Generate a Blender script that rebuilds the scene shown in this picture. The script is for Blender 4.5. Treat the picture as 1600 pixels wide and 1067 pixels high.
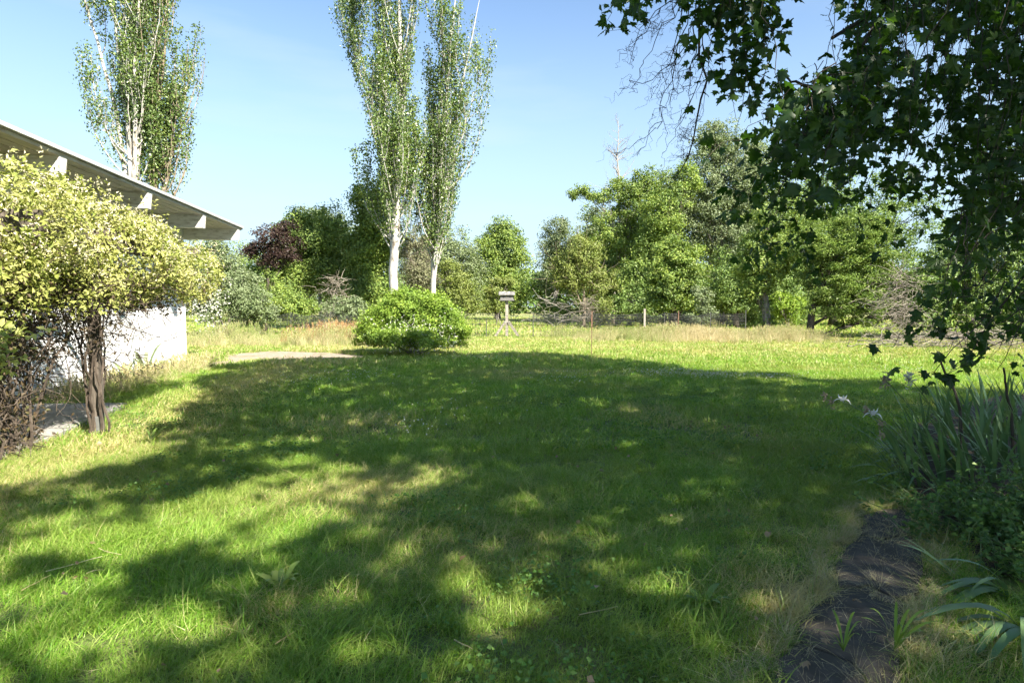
import bpy, math, random
import numpy as np
from mathutils import Vector, Matrix

# ------------------------------------------------------------------ camera, sky, sun, exposure
SC = bpy.context.scene
for o in list(bpy.data.objects):
    bpy.data.objects.remove(o)
COL = SC.collection
FPX, CX, CY, HZ, EYE = 1000.0, 800.0, 533.5, 480.0, 1.6
PITCH = math.atan((CY - HZ) / FPX)
cam_data = bpy.data.cameras.new('camera')
cam_data.sensor_width = 36.0
cam_data.lens = 36.0 * FPX / 1600.0
cam_data.clip_start = 0.05
cam_data.clip_end = 5000.0
cam = bpy.data.objects.new('camera', cam_data)
cam.location = (0, 0, EYE)
cam.rotation_euler = (math.pi / 2 - PITCH, 0, 0)
COL.objects.link(cam)
SC.camera = cam

SUN = np.array([0.80, -0.88, 1.0]); SUNV = SUN / np.linalg.norm(SUN)      # towards the sun: behind the camera, on the right
ELEV = math.asin(SUNV[2]); AZ = math.atan2(SUNV[0], SUNV[1])
world = bpy.data.worlds.new('World'); SC.world = world
world.use_nodes = True
wn, wl = world.node_tree.nodes, world.node_tree.links
wn.clear()
wout = wn.new('ShaderNodeOutputWorld'); bg = wn.new('ShaderNodeBackground')
sky = wn.new('ShaderNodeTexSky'); sky.sky_type = 'NISHITA'; sky.sun_disc = False
sky.sun_elevation = ELEV; sky.sun_rotation = AZ
sky.altitude = 60; sky.air_density = 1.0; sky.dust_density = 0.5; sky.ozone_density = 2.6
bg.inputs['Strength'].default_value = 0.070
# thin cirrus veils, the same all round the sky
tc = wn.new('ShaderNodeTexCoord'); mp = wn.new('ShaderNodeMapping')
mp.inputs['Scale'].default_value = (1.6, 1.6, 9.0); mp.inputs['Rotation'].default_value = (0.12, 0.05, 0.4)
nz = wn.new('ShaderNodeTexNoise'); nz.inputs['Scale'].default_value = 1.7; nz.inputs['Detail'].default_value = 6
nz.inputs['Roughness'].default_value = 0.5
mr = wn.new('ShaderNodeMapRange'); mr.inputs['From Min'].default_value = 0.5; mr.inputs['From Max'].default_value = 0.78
mr.inputs['To Min'].default_value = 0.0; mr.inputs['To Max'].default_value = 0.30
mx = wn.new('ShaderNodeMix'); mx.data_type = 'RGBA'
mx.inputs['B'].default_value = (3.4, 3.8, 4.2, 1)
wl.new(tc.outputs['Generated'], mp.inputs['Vector']); wl.new(mp.outputs['Vector'], nz.inputs['Vector'])
wl.new(nz.outputs['Fac'], mr.inputs['Value']); wl.new(mr.outputs['Result'], mx.inputs['Factor'])
# pale summer haze low in the sky, even all round
sx = wn.new('ShaderNodeSeparateXYZ'); hz = wn.new('ShaderNodeMapRange'); hz.interpolation_type = 'SMOOTHSTEP'
hz.inputs['From Min'].default_value = 0.0; hz.inputs['From Max'].default_value = 0.5; hz.inputs['To Min'].default_value = 0.85; hz.inputs['To Max'].default_value = 0.0
hm = wn.new('ShaderNodeMix'); hm.data_type = 'RGBA'; hm.inputs['B'].default_value = (2.75, 3.45, 4.0, 1)
wl.new(tc.outputs['Generated'], sx.inputs['Vector']); wl.new(sx.outputs['Z'], hz.inputs['Value']); wl.new(hz.outputs['Result'], hm.inputs['Factor'])
wl.new(sky.outputs['Color'], hm.inputs['A']); wl.new(hm.outputs['Result'], mx.inputs['A']); tint = wn.new('ShaderNodeMix'); tint.data_type = 'RGBA'; tint.blend_type = 'MULTIPLY'; tint.inputs['Factor'].default_value = 1.0; tint.inputs['B'].default_value = (0.97, 1.0, 1.0, 1)
wl.new(mx.outputs['Result'], tint.inputs['A']); wl.new(tint.outputs['Result'], bg.inputs['Color'])
wl.new(bg.outputs['Background'], wout.inputs['Surface'])

sun_data = bpy.data.lights.new('sun', 'SUN')
sun_data.energy = 4.7; sun_data.angle = math.radians(0.53); sun_data.color = (1.0, 0.93, 0.80)
sun = bpy.data.objects.new('sun', sun_data); COL.objects.link(sun)
sun.rotation_euler = Vector(SUNV).to_track_quat('Z', 'Y').to_euler()
sun.location = (20, -22, 30)
SC.view_settings.view_transform = 'Standard'; SC.view_settings.look = 'None'
SC.view_settings.gamma = 1.0; SC.view_settings.use_curve_mapping = False
SC.view_settings.exposure = 1.95
SC.render.engine = 'CYCLES'
SC.cycles.use_adaptive_sampling = True; SC.cycles.adaptive_threshold = 0.03
SC.cycles.max_bounces = 6; SC.cycles.diffuse_bounces = 4; SC.cycles.transmission_bounces = 3; SC.cycles.transparent_max_bounces = 4
SC.cycles.use_denoising = True

# ------------------------------------------------------------------ helpers
RNG = np.random.default_rng(7)
UP = np.array([0., 0., 1.])

def at(px, py, Y):
    """World point seen at photo pixel (px,py) when it stands at distance Y."""
    dx, dy = (px - CX) / FPX, (CY - py) / FPX
    d = np.array([dx, math.cos(PITCH) + dy * math.sin(PITCH), -math.sin(PITCH) + dy * math.cos(PITCH)])
    return np.array([0, 0, EYE]) + d * (Y / d[1])

def gr(px, py):
    """Ground point (z=0) at photo pixel."""
    dx, dy = (px - CX) / FPX, (CY - py) / FPX
    d = np.array([dx, math.cos(PITCH) + dy * math.sin(PITCH), -math.sin(PITCH) + dy * math.cos(PITCH)])
    return (np.array([0, 0, EYE]) + d * (-EYE / d[2]))

def unit(v):
    v = np.asarray(v, float)
    return v / np.maximum(np.linalg.norm(v, axis=-1, keepdims=True), 1e-9)

def vnoise(x, y, s=1.0, seed=0):
    """Smooth 2-D value noise, 0..1."""
    x = np.asarray(x, float) / s; y = np.asarray(y, float) / s
    ix, iy = np.floor(x), np.floor(y); fx, fy = x - ix, y - iy
    fx = fx * fx * (3 - 2 * fx); fy = fy * fy * (3 - 2 * fy)
    def h(a, b):
        t = np.sin(a * 127.1 + b * 311.7 + seed * 74.7) * 43758.5453
        return t - np.floor(t)
    return (h(ix, iy) * (1 - fx) + h(ix + 1, iy) * fx) * (1 - fy) + (h(ix, iy + 1) * (1 - fx) + h(ix + 1, iy + 1) * fx) * fy

def fnoise(x, y, s, seed=0):
    return 0.55 * vnoise(x, y, s, seed) + 0.3 * vnoise(x, y, s / 2.3, seed + 1) + 0.15 * vnoise(x, y, s / 5.1, seed + 2)

def inpoly(px, py, poly):
    px = np.asarray(px); py = np.asarray(py); c = np.zeros(px.shape, bool)
    n = len(poly)
    for i in range(n):
        x1, y1 = poly[i][:2]; x2, y2 = poly[(i + 1) % n][:2]
        if y1 == y2: continue
        k = ((y1 > py) != (y2 > py)) & (px < (x2 - x1) * (py - y1) / (y2 - y1) + x1)
        c ^= k
    return c

class MB:
    def __init__(self):
        self.v = []; self.q = []; self.t = []; self.n = 0
    def add(self, v, quads=None, tris=None):
        v = np.asarray(v, float).reshape(-1, 3)
        if quads is not None and len(quads): self.q.append(np.asarray(quads, int).reshape(-1, 4) + self.n)
        if tris is not None and len(tris): self.t.append(np.asarray(tris, int).reshape(-1, 3) + self.n)
        self.v.append(v); self.n += len(v)
    def box(self, lo, hi, M=None):
        x0, y0, z0 = lo; x1, y1, z1 = hi
        v = np.array([[x0,y0,z0],[x1,y0,z0],[x1,y1,z0],[x0,y1,z0],[x0,y0,z1],[x1,y0,z1],[x1,y1,z1],[x0,y1,z1]], float)
        if M is not None: v = v @ M[0].T + M[1]
        f = np.array([[0,3,2,1],[4,5,6,7],[0,1,5,4],[1,2,6,5],[2,3,7,6],[3,0,4,7]])
        self.add(v, f[:, ::-1] if M is not None and np.linalg.det(M[0]) < 0 else f)
    def tube(self, pts, rad, sides=6, cap=True):
        pts = np.asarray(pts, float); n = len(pts)
        rad = np.broadcast_to(np.asarray(rad, float), (n,))
        tg = unit(np.gradient(pts, axis=0))
        ref = np.array([0.31, 0.95, 0.05]) if abs(tg[:, 2]).mean() > 0.6 else UP
        a = unit(np.cross(tg, ref)); b = np.cross(tg, a)
        th = np.arange(sides) * 2 * math.pi / sides
        ring = pts[:, None] + rad[:, None, None] * (np.cos(th)[None, :, None] * a[:, None] + np.sin(th)[None, :, None] * b[:, None])
        i = np.arange(n - 1)[:, None] * sides; j = np.arange(sides)[None]; k = (j + 1) % sides
        q = np.stack([i + j, i + k, i + sides + k, i + sides + j], -1).reshape(-1, 4)
        v = ring.reshape(-1, 3); t = None
        if cap:
            v = np.vstack([v, pts[0], pts[-1]]); m = n * sides
            jj = np.arange(sides); kk = (jj + 1) % sides
            t = np.vstack([np.stack([kk, jj, np.full(sides, m)], -1),
                           np.stack([(n - 1) * sides + jj, (n - 1) * sides + kk, np.full(sides, m + 1)], -1)])
        self.add(v, q, t)
    def leaves(self, c, nrm, size, aspect=0.6, fold=0.18, dirs=None, rng=RNG):
        """Folded diamond leaves: centres, normals, lengths."""
        c = np.asarray(c, float); m = len(c)
        if m == 0: return
        nrm = unit(nrm)
        if dirs is None: dirs = rng.normal(size=(m, 3))
        d = unit(dirs - nrm * (dirs * nrm).sum(1, keepdims=True)); s = np.cross(nrm, d)
        size = np.broadcast_to(np.asarray(size, float), (m,))[:, None]
        p0 = c - d * size * 0.5; p2 = c + d * size * 0.5
        w = size * aspect * 0.5; up = nrm * size * fold
        p1 = c - d * size * 0.06 + s * w + up; p3 = c - d * size * 0.06 - s * w + up
        v = np.stack([p0, p1, p2, p3], 1).reshape(-1, 3)
        b = np.arange(m)[:, None] * 4
        t = np.stack([b + [0, 3, 2], b + [0, 2, 1]], 1).reshape(-1, 3)
        self.add(v, None, t)
    def mesh(self, name):
        me = bpy.data.meshes.new(name)
        v = np.vstack(self.v); q = np.vstack(self.q) if self.q else np.zeros((0, 4), int); t = np.vstack(self.t) if self.t else np.zeros((0, 3), int)
        me.vertices.add(len(v)); me.vertices.foreach_set('co', v.astype(np.float32).ravel())
        loops = np.concatenate([q.ravel(), t.ravel()]); me.loops.add(len(loops))
        me.loops.foreach_set('vertex_index', loops.astype(np.int32))
        st = np.concatenate([np.arange(len(q)) * 4, len(q) * 4 + np.arange(len(t)) * 3])
        me.polygons.add(len(st)); me.polygons.foreach_set('loop_start', st.astype(np.int32))
        me.update(calc_edges=True)
        return me
    def build(self, name, mat, parent=None, smooth=False, kind=None):
        me = self.mesh(name); me.materials.append(mat)
        me.polygons.foreach_set('use_smooth', np.full(len(me.polygons), smooth, bool))
        return link(name, me, parent, kind)

def link(name, me, parent=None, kind=None):
    o = bpy.data.objects.new(name, me); COL.objects.link(o)
    if parent is not None:
        o.parent = parent
        o.matrix_parent_inverse = Matrix.Translation(-Vector(parent.location)) if not any(parent.rotation_euler) else parent.matrix_basis.inverted()
    if kind: o['kind'] = kind
    return o

def thing(name, label, cat, loc=(0, 0, 0), group=None, rotz=0):
    o = bpy.data.objects.new(name, None); COL.objects.link(o)
    o.location = [float(x) for x in loc]; o.rotation_euler = (0, 0, rotz); o.empty_display_size = 0.1
    return tag(o, label, cat, group)

def tag(o, label, cat, group=None, kind=None):
    o['label'] = label; o['category'] = cat
    if group: o['group'] = group
    if kind: o['kind'] = kind
    return o

# ------------------------------------------------------------------ materials
def nmat(name):
    m = bpy.data.materials.new(name); m.use_nodes = True
    nt = m.node_tree; nt.nodes.clear()
    out = nt.nodes.new('ShaderNodeOutputMaterial')
    return m, nt.nodes, nt.links, out

def ramp(n, stops):
    r = n.new('ShaderNodeValToRGB'); e = r.color_ramp.elements
    while len(e) < len(stops): e.new(0.5)
    for i, (p, c) in enumerate(stops):
        e[i].position = p; e[i].color = (*c, 1)
    return r

def mixc(n, l, fac, a, b, blend='MIX'):
    m = n.new('ShaderNodeMix'); m.data_type = 'RGBA'; m.blend_type = blend
    for s, v in (('Factor', fac), ('A', a), ('B', b)):
        if isinstance(v, (int, float)): m.inputs[s].default_value = v
        elif isinstance(v, tuple): m.inputs[s].default_value = (*v, 1)
        else: l.new(v, m.inputs[s])
    return m.outputs['Result']

def leaf_mat(name, cols, patch=None, patch_scale=0.5, patch_amt=0.6, transl=0.3, rough=0.5, tr_tint=(1.25, 1.25, 0.6), attr=None, attr_col=None, spec=0.35):
    m, n, l, out = nmat(name)
    geo = n.new('ShaderNodeNewGeometry')
    k = len(cols)
    r = ramp(n, [(i / max(k - 1, 1), c) for i, c in enumerate(cols)])
    oi = n.new('ShaderNodeObjectInfo'); sm_ = n.new('ShaderNodeMath'); sm_.operation = 'MULTIPLY_ADD'; sm_.inputs[1].default_value = 5.3
    l.new(oi.outputs['Random'], sm_.inputs[0]); l.new(geo.outputs['Random Per Island'], sm_.inputs[2])
    ff = n.new('ShaderNodeMath'); ff.operation = 'FRACT'; l.new(sm_.outputs[0], ff.inputs[0])
    l.new(ff.outputs[0], r.inputs['Fac'])
    col = r.outputs['Color']
    if patch:
        nz = n.new('ShaderNodeTexNoise'); nz.inputs['Scale'].default_value = patch_scale; nz.inputs['Detail'].default_value = 3
        l.new(geo.outputs['Position'], nz.inputs['Vector'])
        mr = n.new('ShaderNodeMapRange'); mr.inputs['From Min'].default_value = 0.42; mr.inputs['From Max'].default_value = 0.66
        mr.inputs['To Max'].default_value = patch_amt
        l.new(nz.outputs['Fac'], mr.inputs['Value'])
        col = mixc(n, l, mr.outputs['Result'], col, patch)
    if attr:
        a = n.new('ShaderNodeAttribute'); a.attribute_type = 'INSTANCER'; a.attribute_name = attr
        ad = n.new('ShaderNodeMath'); ad.operation = 'MULTIPLY_ADD'; l.new(geo.outputs['Random Per Island'], ad.inputs[0]); ad.inputs[1].default_value = 7.31; ad.inputs[2].default_value = 0.2
        fr = n.new('ShaderNodeMath'); fr.operation = 'FRACT'; l.new(ad.outputs[0], fr.inputs[0])
        sb = n.new('ShaderNodeMath'); sb.operation = 'SUBTRACT'; l.new(a.outputs['Fac'], sb.inputs[0]); l.new(fr.outputs[0], sb.inputs[1])
        md = n.new('ShaderNodeMath'); md.operation = 'MULTIPLY_ADD'; md.use_clamp = True
        l.new(sb.outputs[0], md.inputs[0]); md.inputs[1].default_value = 3.0; md.inputs[2].default_value = 0.12
        col = mixc(n, l, md.outputs[0], col, attr_col)
    p = n.new('ShaderNodeBsdfPrincipled'); p.inputs['Roughness'].default_value = rough
    p.inputs['Specular IOR Level'].default_value = spec
    l.new(col, p.inputs['Base Color'])
    tr = n.new('ShaderNodeBsdfTranslucent')
    l.new(mixc(n, l, 1.0, col, tr_tint, 'MULTIPLY'), tr.inputs['Color'])
    ms = n.new('ShaderNodeMixShader'); ms.inputs['Fac'].default_value = transl
    l.new(p.outputs[0], ms.inputs[1]); l.new(tr.outputs[0], ms.inputs[2]); l.new(ms.outputs[0], out.inputs['Surface'])
    return m

def rough_mat(name, c1, c2, scale=6, stretch=(1, 1, 1), c3=None, c3_scale=1.5, c3_rng=(0.5, 0.65), rough=0.85, bump=0.3, bscale=None, spec=0.3, detail=6):
    m, n, l, out = nmat(name)
    tc = n.new('ShaderNodeTexCoord'); mp = n.new('ShaderNodeMapping'); mp.inputs['Scale'].default_value = stretch
    geo = n.new('ShaderNodeNewGeometry')
    l.new(geo.outputs['Position'], mp.inputs['Vector'])
    nz = n.new('ShaderNodeTexNoise'); nz.inputs['Scale'].default_value = scale; nz.inputs['Detail'].default_value = detail
    l.new(mp.outputs['Vector'], nz.inputs['Vector'])
    mr = n.new('ShaderNodeMapRange'); mr.inputs['From Min'].default_value = 0.33; mr.inputs['From Max'].default_value = 0.67
    l.new(nz.outputs['Fac'], mr.inputs['Value'])
    col = mixc(n, l, mr.outputs['Result'], c1, c2)
    if c3:
        n2 = n.new('ShaderNodeTexNoise'); n2.inputs['Scale'].default_value = c3_scale; n2.inputs['Detail'].default_value = 8; n2.inputs['Roughness'].default_value = 0.65
        l.new(mp.outputs['Vector'], n2.inputs['Vector'])
        m2 = n.new('ShaderNodeMapRange'); m2.inputs['From Min'].default_value = c3_rng[0]; m2.inputs['From Max'].default_value = c3_rng[1]
        l.new(n2.outputs['Fac'], m2.inputs['Value'])
        col = mixc(n, l, m2.outputs['Result'], col, c3)
    p = n.new('ShaderNodeBsdfPrincipled'); p.inputs['Roughness'].default_value = rough; p.inputs['Specular IOR Level'].default_value = spec
    l.new(col, p.inputs['Base Color'])
    if bump:
        bp = n.new('ShaderNodeBump'); bp.inputs['Strength'].default_value = bump; bp.inputs['Distance'].default_value = 0.02
        n3 = n.new('ShaderNodeTexNoise'); n3.inputs['Scale'].default_value = bscale or scale * 4; n3.inputs['Detail'].default_value = 8
        l.new(mp.outputs['Vector'], n3.inputs['Vector']); l.new(n3.outputs['Fac'], bp.inputs['Height']); l.new(bp.outputs['Normal'], p.inputs['Normal'])
    l.new(p.outputs[0], out.inputs['Surface'])
    return m

M = {}
M['ground'] = rough_mat('ground_turf', (0.06, 0.10, 0.022), (0.13, 0.15, 0.05), scale=2.2, c3=(0.19, 0.155, 0.075), c3_scale=0.5, c3_rng=(0.52, 0.68), bump=0.8, bscale=40)
M['field'] = rough_mat('far_field', (0.16, 0.21, 0.05), (0.24, 0.25, 0.08), scale=0.5, stretch=(1, 0.3, 1), c3=(0.32, 0.28, 0.13), c3_scale=0.06, c3_rng=(0.45, 0.6), bump=0.8, bscale=14)
M['concrete'] = rough_mat('old_concrete', (0.26, 0.245, 0.225), (0.36, 0.345, 0.32), scale=3, c3=(0.15, 0.135, 0.115), c3_scale=1.1, c3_rng=(0.55, 0.7), bump=0.25, bscale=60)
M['gravel'] = rough_mat('bare_gravel', (0.24, 0.19, 0.135), (0.36, 0.30, 0.23), scale=9, c3=(0.15, 0.16, 0.06), c3_scale=0.9, c3_rng=(0.54, 0.66), bump=0.6, bscale=60)
M['asphalt'] = rough_mat('worn_asphalt', (0.052, 0.046, 0.038), (0.078, 0.069, 0.058), scale=14, c3=(0.115, 0.10, 0.082), c3_scale=6, c3_rng=(0.50, 0.72), bump=0.12, bscale=220, spec=0.25)
M['soil'] = rough_mat('dark_soil', (0.035, 0.026, 0.018), (0.075, 0.055, 0.035), scale=9, c3=(0.17, 0.13, 0.07), c3_scale=16, c3_rng=(0.58, 0.7), bump=0.9, bscale=50)
M['white_wall'] = rough_mat('white_painted_wall', (0.72, 0.73, 0.74), (0.80, 0.80, 0.80), scale=1.4, c3=(0.55, 0.53, 0.48), c3_scale=0.9, c3_rng=(0.62, 0.8), bump=0.12, bscale=25, rough=0.6)
M['beam'] = rough_mat('painted_beam', (0.62, 0.60, 0.56), (0.74, 0.72, 0.69), scale=3, stretch=(1, 6, 6), c3=(0.30, 0.265, 0.22), c3_scale=3.5, c3_rng=(0.5, 0.72), bump=0.15, rough=0.6)
M['deck'] = rough_mat('roof_deck_boards', (0.44, 0.395, 0.33), (0.56, 0.52, 0.45), scale=2, stretch=(9, 1, 9), c3=(0.19, 0.16, 0.13), c3_scale=1.4, c3_rng=(0.56, 0.72), bump=0.25, rough=0.7)
M['roofing'] = rough_mat('grey_roofing', (0.25, 0.24, 0.23), (0.36, 0.35, 0.34), scale=8, bump=0.4)
M['metal_edge'] = rough_mat('roof_edge_metal', (0.40, 0.40, 0.40), (0.50, 0.50, 0.49), scale=4, bump=0.05, rough=0.45)
M['grey_wood'] = rough_mat('weathered_wood', (0.075, 0.062, 0.05), (0.15, 0.125, 0.10), scale=5, stretch=(5, 5, 0.8), c3=(0.05, 0.04, 0.03), c3_scale=4, c3_rng=(0.55, 0.68), bump=0.5)
M['pale_wood'] = rough_mat('pale_post_wood', (0.24, 0.21, 0.175), (0.33, 0.295, 0.25), scale=5, stretch=(5, 5, 0.8), c3=(0.2, 0.17, 0.14), c3_scale=4, c3_rng=(0.58, 0.7), bump=0.4)
M['box_wood'] = rough_mat('grey_box_boards', (0.13, 0.125, 0.12), (0.19, 0.18, 0.17), scale=5, stretch=(0.8, 5, 5), bump=0.3)
M['box_roof'] = rough_mat('box_roof_boards', (0.10, 0.095, 0.09), (0.22, 0.215, 0.2), scale=6, c3=(0.4, 0.39, 0.37), c3_scale=7, c3_rng=(0.58, 0.64), bump=0.3)
M['bark_white'] = rough_mat('white_poplar_bark', (0.33, 0.315, 0.285), (0.47, 0.45, 0.415), scale=2.5, stretch=(2, 2, 0.7), c3=(0.12, 0.095, 0.065), c3_scale=2.2, c3_rng=(0.54, 0.64), bump=0.4)
M['bark_tan'] = rough_mat('tan_poplar_bark', (0.22, 0.17, 0.12), (0.34, 0.28, 0.21), scale=3, stretch=(2, 2, 0.5), c3=(0.14, 0.10, 0.06), c3_scale=2, c3_rng=(0.55, 0.66), bump=0.4)
M['bark_dark'] = rough_mat('dark_bark', (0.045, 0.037, 0.03), (0.09, 0.075, 0.06), scale=6, stretch=(2, 2, 0.6), bump=0.5)
M['bark_twig'] = rough_mat('twig_bark', (0.028, 0.022, 0.017), (0.055, 0.045, 0.036), scale=9, bump=0)
M['bark_grey'] = rough_mat('grey_bark', (0.15, 0.13, 0.11), (0.27, 0.245, 0.21), scale=5, stretch=(2, 2, 0.6), bump=0.5)
M['dead_wood'] = rough_mat('bleached_dead_wood', (0.22, 0.20, 0.175), (0.34, 0.31, 0.27), scale=5, bump=0.2)
M['brush_wood'] = rough_mat('dry_brushwood', (0.17, 0.145, 0.115), (0.30, 0.265, 0.215), scale=3, bump=0.2)
M['vine_wood'] = rough_mat('vine_stems', (0.045, 0.034, 0.026), (0.10, 0.078, 0.06), scale=9, bump=0.3)
M['rust'] = rough_mat('rusty_post_steel', (0.12, 0.06, 0.04), (0.2, 0.12, 0.08), scale=8, bump=0.2)
M['dark_post'] = rough_mat('dark_post_steel', (0.04, 0.045, 0.04), (0.085, 0.085, 0.075), scale=8, bump=0.2)
M['wire'] = rough_mat('galvanised_wire', (0.07, 0.072, 0.075), (0.12, 0.12, 0.12), scale=3, bump=0, rough=0.5)
M['white_metal'] = rough_mat('white_bracket', (0.13, 0.13, 0.125), (0.2, 0.2, 0.19), scale=8, bump=0.1, rough=0.4)

M['lawn'] = leaf_mat('lawn_blades', [(0.105, 0.255, 0.016), (0.165, 0.33, 0.028), (0.235, 0.385, 0.05), (0.36, 0.43, 0.12)],
                     patch=(0.25, 0.31, 0.065), patch_scale=0.45, patch_amt=0.6, transl=0.4, attr='dry', attr_col=(0.52, 0.45, 0.22), rough=0.45)
M['straw'] = leaf_mat('dry_straw', [(0.40, 0.33, 0.16), (0.54, 0.46, 0.25), (0.66, 0.59, 0.38)], transl=0.25, attr='dry', attr_col=(0.24, 0.32, 0.08), tr_tint=(1.1, 1.0, 0.7))
M['rust_weed'] = leaf_mat('rusty_dock', [(0.33, 0.17, 0.07), (0.44, 0.26, 0.11), (0.48, 0.36, 0.18)], transl=0.2, tr_tint=(1.1, 1.0, 0.7))
M['poplar'] = leaf_mat('poplar_leaves', [(0.081, 0.138, 0.039), (0.143, 0.211, 0.051), (0.237, 0.296, 0.079)], patch=(0.07, 0.12, 0.05), patch_scale=0.6, transl=0.25, rough=0.35, spec=0.5)
M['leaf_mid'] = leaf_mat('mid_green_leaves', [(0.127, 0.203, 0.044), (0.212, 0.298, 0.061), (0.328, 0.395, 0.088)], patch=(0.075, 0.13, 0.045), patch_scale=0.5, transl=0.28)
M['leaf_dark'] = leaf_mat('dark_green_leaves', [(0.095, 0.162, 0.046), (0.161, 0.251, 0.061), (0.242, 0.326, 0.087)], patch=(0.08, 0.12, 0.03), patch_scale=0.6, transl=0.22)
M['leaf_grey'] = leaf_mat('grey_green_leaves', [(0.138, 0.178, 0.086), (0.196, 0.247, 0.127), (0.276, 0.322, 0.178)], patch=(0.13, 0.18, 0.06), patch_scale=0.5, transl=0.25)
M['leaf_yellow'] = leaf_mat('yellow_green_leaves', [(0.142, 0.186, 0.042), (0.218, 0.257, 0.062), (0.284, 0.316, 0.105)], patch=(0.11, 0.165, 0.03), patch_scale=0.7, transl=0.28)
M['leaf_purple'] = leaf_mat('purple_plum_leaves', [(0.028, 0.015, 0.015), (0.048, 0.027, 0.023), (0.068, 0.05, 0.031)], transl=0.2, tr_tint=(1.2, 0.8, 0.8))
M['leaf_bright'] = leaf_mat('bright_green_leaves', [(0.145, 0.238, 0.026), (0.226, 0.337, 0.041), (0.334, 0.422, 0.071)], patch=(0.13, 0.23, 0.045), patch_scale=1.1, transl=0.3)
M['needles'] = leaf_mat('olive_needles', [(0.103, 0.174, 0.034), (0.174, 0.255, 0.046), (0.253, 0.33, 0.072)], patch=(0.06, 0.09, 0.024), patch_scale=0.6, transl=0.15)
M['brush_leaf'] = leaf_mat('twiggy_grey_leaves', [(0.138, 0.138, 0.084), (0.192, 0.198, 0.108), (0.240, 0.252, 0.144)], transl=0.2)
M['vine_leaf'] = leaf_mat('honeysuckle_leaves', [(0.156, 0.206, 0.037), (0.285, 0.323, 0.075), (0.405, 0.412, 0.144)], patch=(0.44, 0.43, 0.16), patch_scale=2.2, patch_amt=0.8, transl=0.3)
M['vine_flower'] = leaf_mat('honeysuckle_flowers', [(0.62, 0.58, 0.34), (0.70, 0.67, 0.48), (0.74, 0.64, 0.52)], transl=0.25, tr_tint=(1, 1, 0.9))
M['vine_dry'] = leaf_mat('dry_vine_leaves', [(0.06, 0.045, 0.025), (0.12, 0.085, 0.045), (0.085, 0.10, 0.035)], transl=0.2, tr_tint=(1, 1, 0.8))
M['blossom'] = leaf_mat('white_blossom', [(0.45, 0.46, 0.36), (0.62, 0.62, 0.54), (0.72, 0.72, 0.66)], transl=0.2, tr_tint=(1, 1, 0.95))
M['clover'] = leaf_mat('white_clover', [(0.55, 0.56, 0.48), (0.72, 0.73, 0.68), (0.62, 0.56, 0.48)], transl=0.2, tr_tint=(1, 1, 0.95))
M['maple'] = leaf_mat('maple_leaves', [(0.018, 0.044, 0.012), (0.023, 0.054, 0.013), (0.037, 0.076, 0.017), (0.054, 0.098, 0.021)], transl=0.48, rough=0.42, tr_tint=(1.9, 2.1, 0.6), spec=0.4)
M['iris_leaf'] = leaf_mat('iris_leaves', [(0.101, 0.196, 0.085), (0.135, 0.243, 0.111), (0.162, 0.257, 0.104)], patch=(0.14, 0.2, 0.07), patch_scale=3, patch_amt=0.5, transl=0.2, rough=0.45)
M['leaf_clover'] = leaf_mat('clover_leaves', [(0.07, 0.17, 0.03), (0.11, 0.22, 0.04), (0.15, 0.26, 0.06)], transl=0.3)
M['herb'] = leaf_mat('bed_herb_leaves', [(0.065, 0.143, 0.034), (0.111, 0.215, 0.043), (0.195, 0.299, 0.06)], patch=(0.06, 0.12, 0.05), patch_scale=3, transl=0.28)
M['petal'] = leaf_mat('white_petals', [(0.80, 0.80, 0.80), (0.84, 0.83, 0.80)], transl=0.3, tr_tint=(1, 1, 1))
M['petal_dry'] = leaf_mat('withered_petals', [(0.27, 0.22, 0.15), (0.38, 0.33, 0.24)], transl=0.25, tr_tint=(1, .9, .7))
M['stem'] = leaf_mat('green_stems', [(0.11, 0.18, 0.07), (0.14, 0.2, 0.08)], transl=0.05)
M['dead_leaf'] = leaf_mat('fallen_brown_leaf', [(0.22, 0.15, 0.085), (0.30, 0.22, 0.13)], transl=0.15, tr_tint=(1, .9, .7))

# ------------------------------------------------------------------ setting: ground, far field, pads, path
def sheet(name, poly, z, mat, thick=0.0, parent=None, rel=0.0, seed=0):
    """A closed slab from an outline (world xy); thick > 0 gives it sides reaching down, bevelled at the rim."""
    poly = np.array([[p[0], p[1]] for p in poly]); n = len(poly)
    area = 0.5 * np.sum(poly[:, 0] * np.roll(poly[:, 1], -1) - np.roll(poly[:, 0], -1) * poly[:, 1])
    if area < 0: poly = poly[::-1]
    c = poly.mean(0); b = MB()
    inner = c + (poly - c) * (0.985 if thick else .97)
    rg = np.random.default_rng(seed + 5)
    zt = z + rel * rg.normal(size=n)
    v = np.vstack([np.c_[inner, zt], np.c_[poly, zt - min(0.004, thick * 0.4 + 0.001)], [[c[0], c[1], z]]])
    i = np.arange(n); j = (i + 1) % n
    t = np.stack([i, j, np.full(n, 2 * n)], -1); q = np.stack([n + i, n + j, j, i], -1)
    b.add(v, q, t)
    if thick:
        v2 = np.vstack([np.c_[poly, zt - min(0.004, thick * 0.4 + 0.001)], np.c_[poly, np.full(n, z - thick)]])
        b.add(v2, np.stack([n + i, n + j, j, i], -1))
    return b.build(name, mat, parent)

def densify(poly, step, jit, seed):
    rg = np.random.default_rng(seed); out = []
    for k in range(len(poly)):
        a = np.array(poly[k][:2]); b2 = np.array(poly[(k + 1) % len(poly)][:2])
        m = max(1, int(np.linalg.norm(b2 - a) / step))
        for s in range(m):
            out.append(a + (b2 - a) * s / m + rg.normal(size=2) * jit)
    return out

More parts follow.
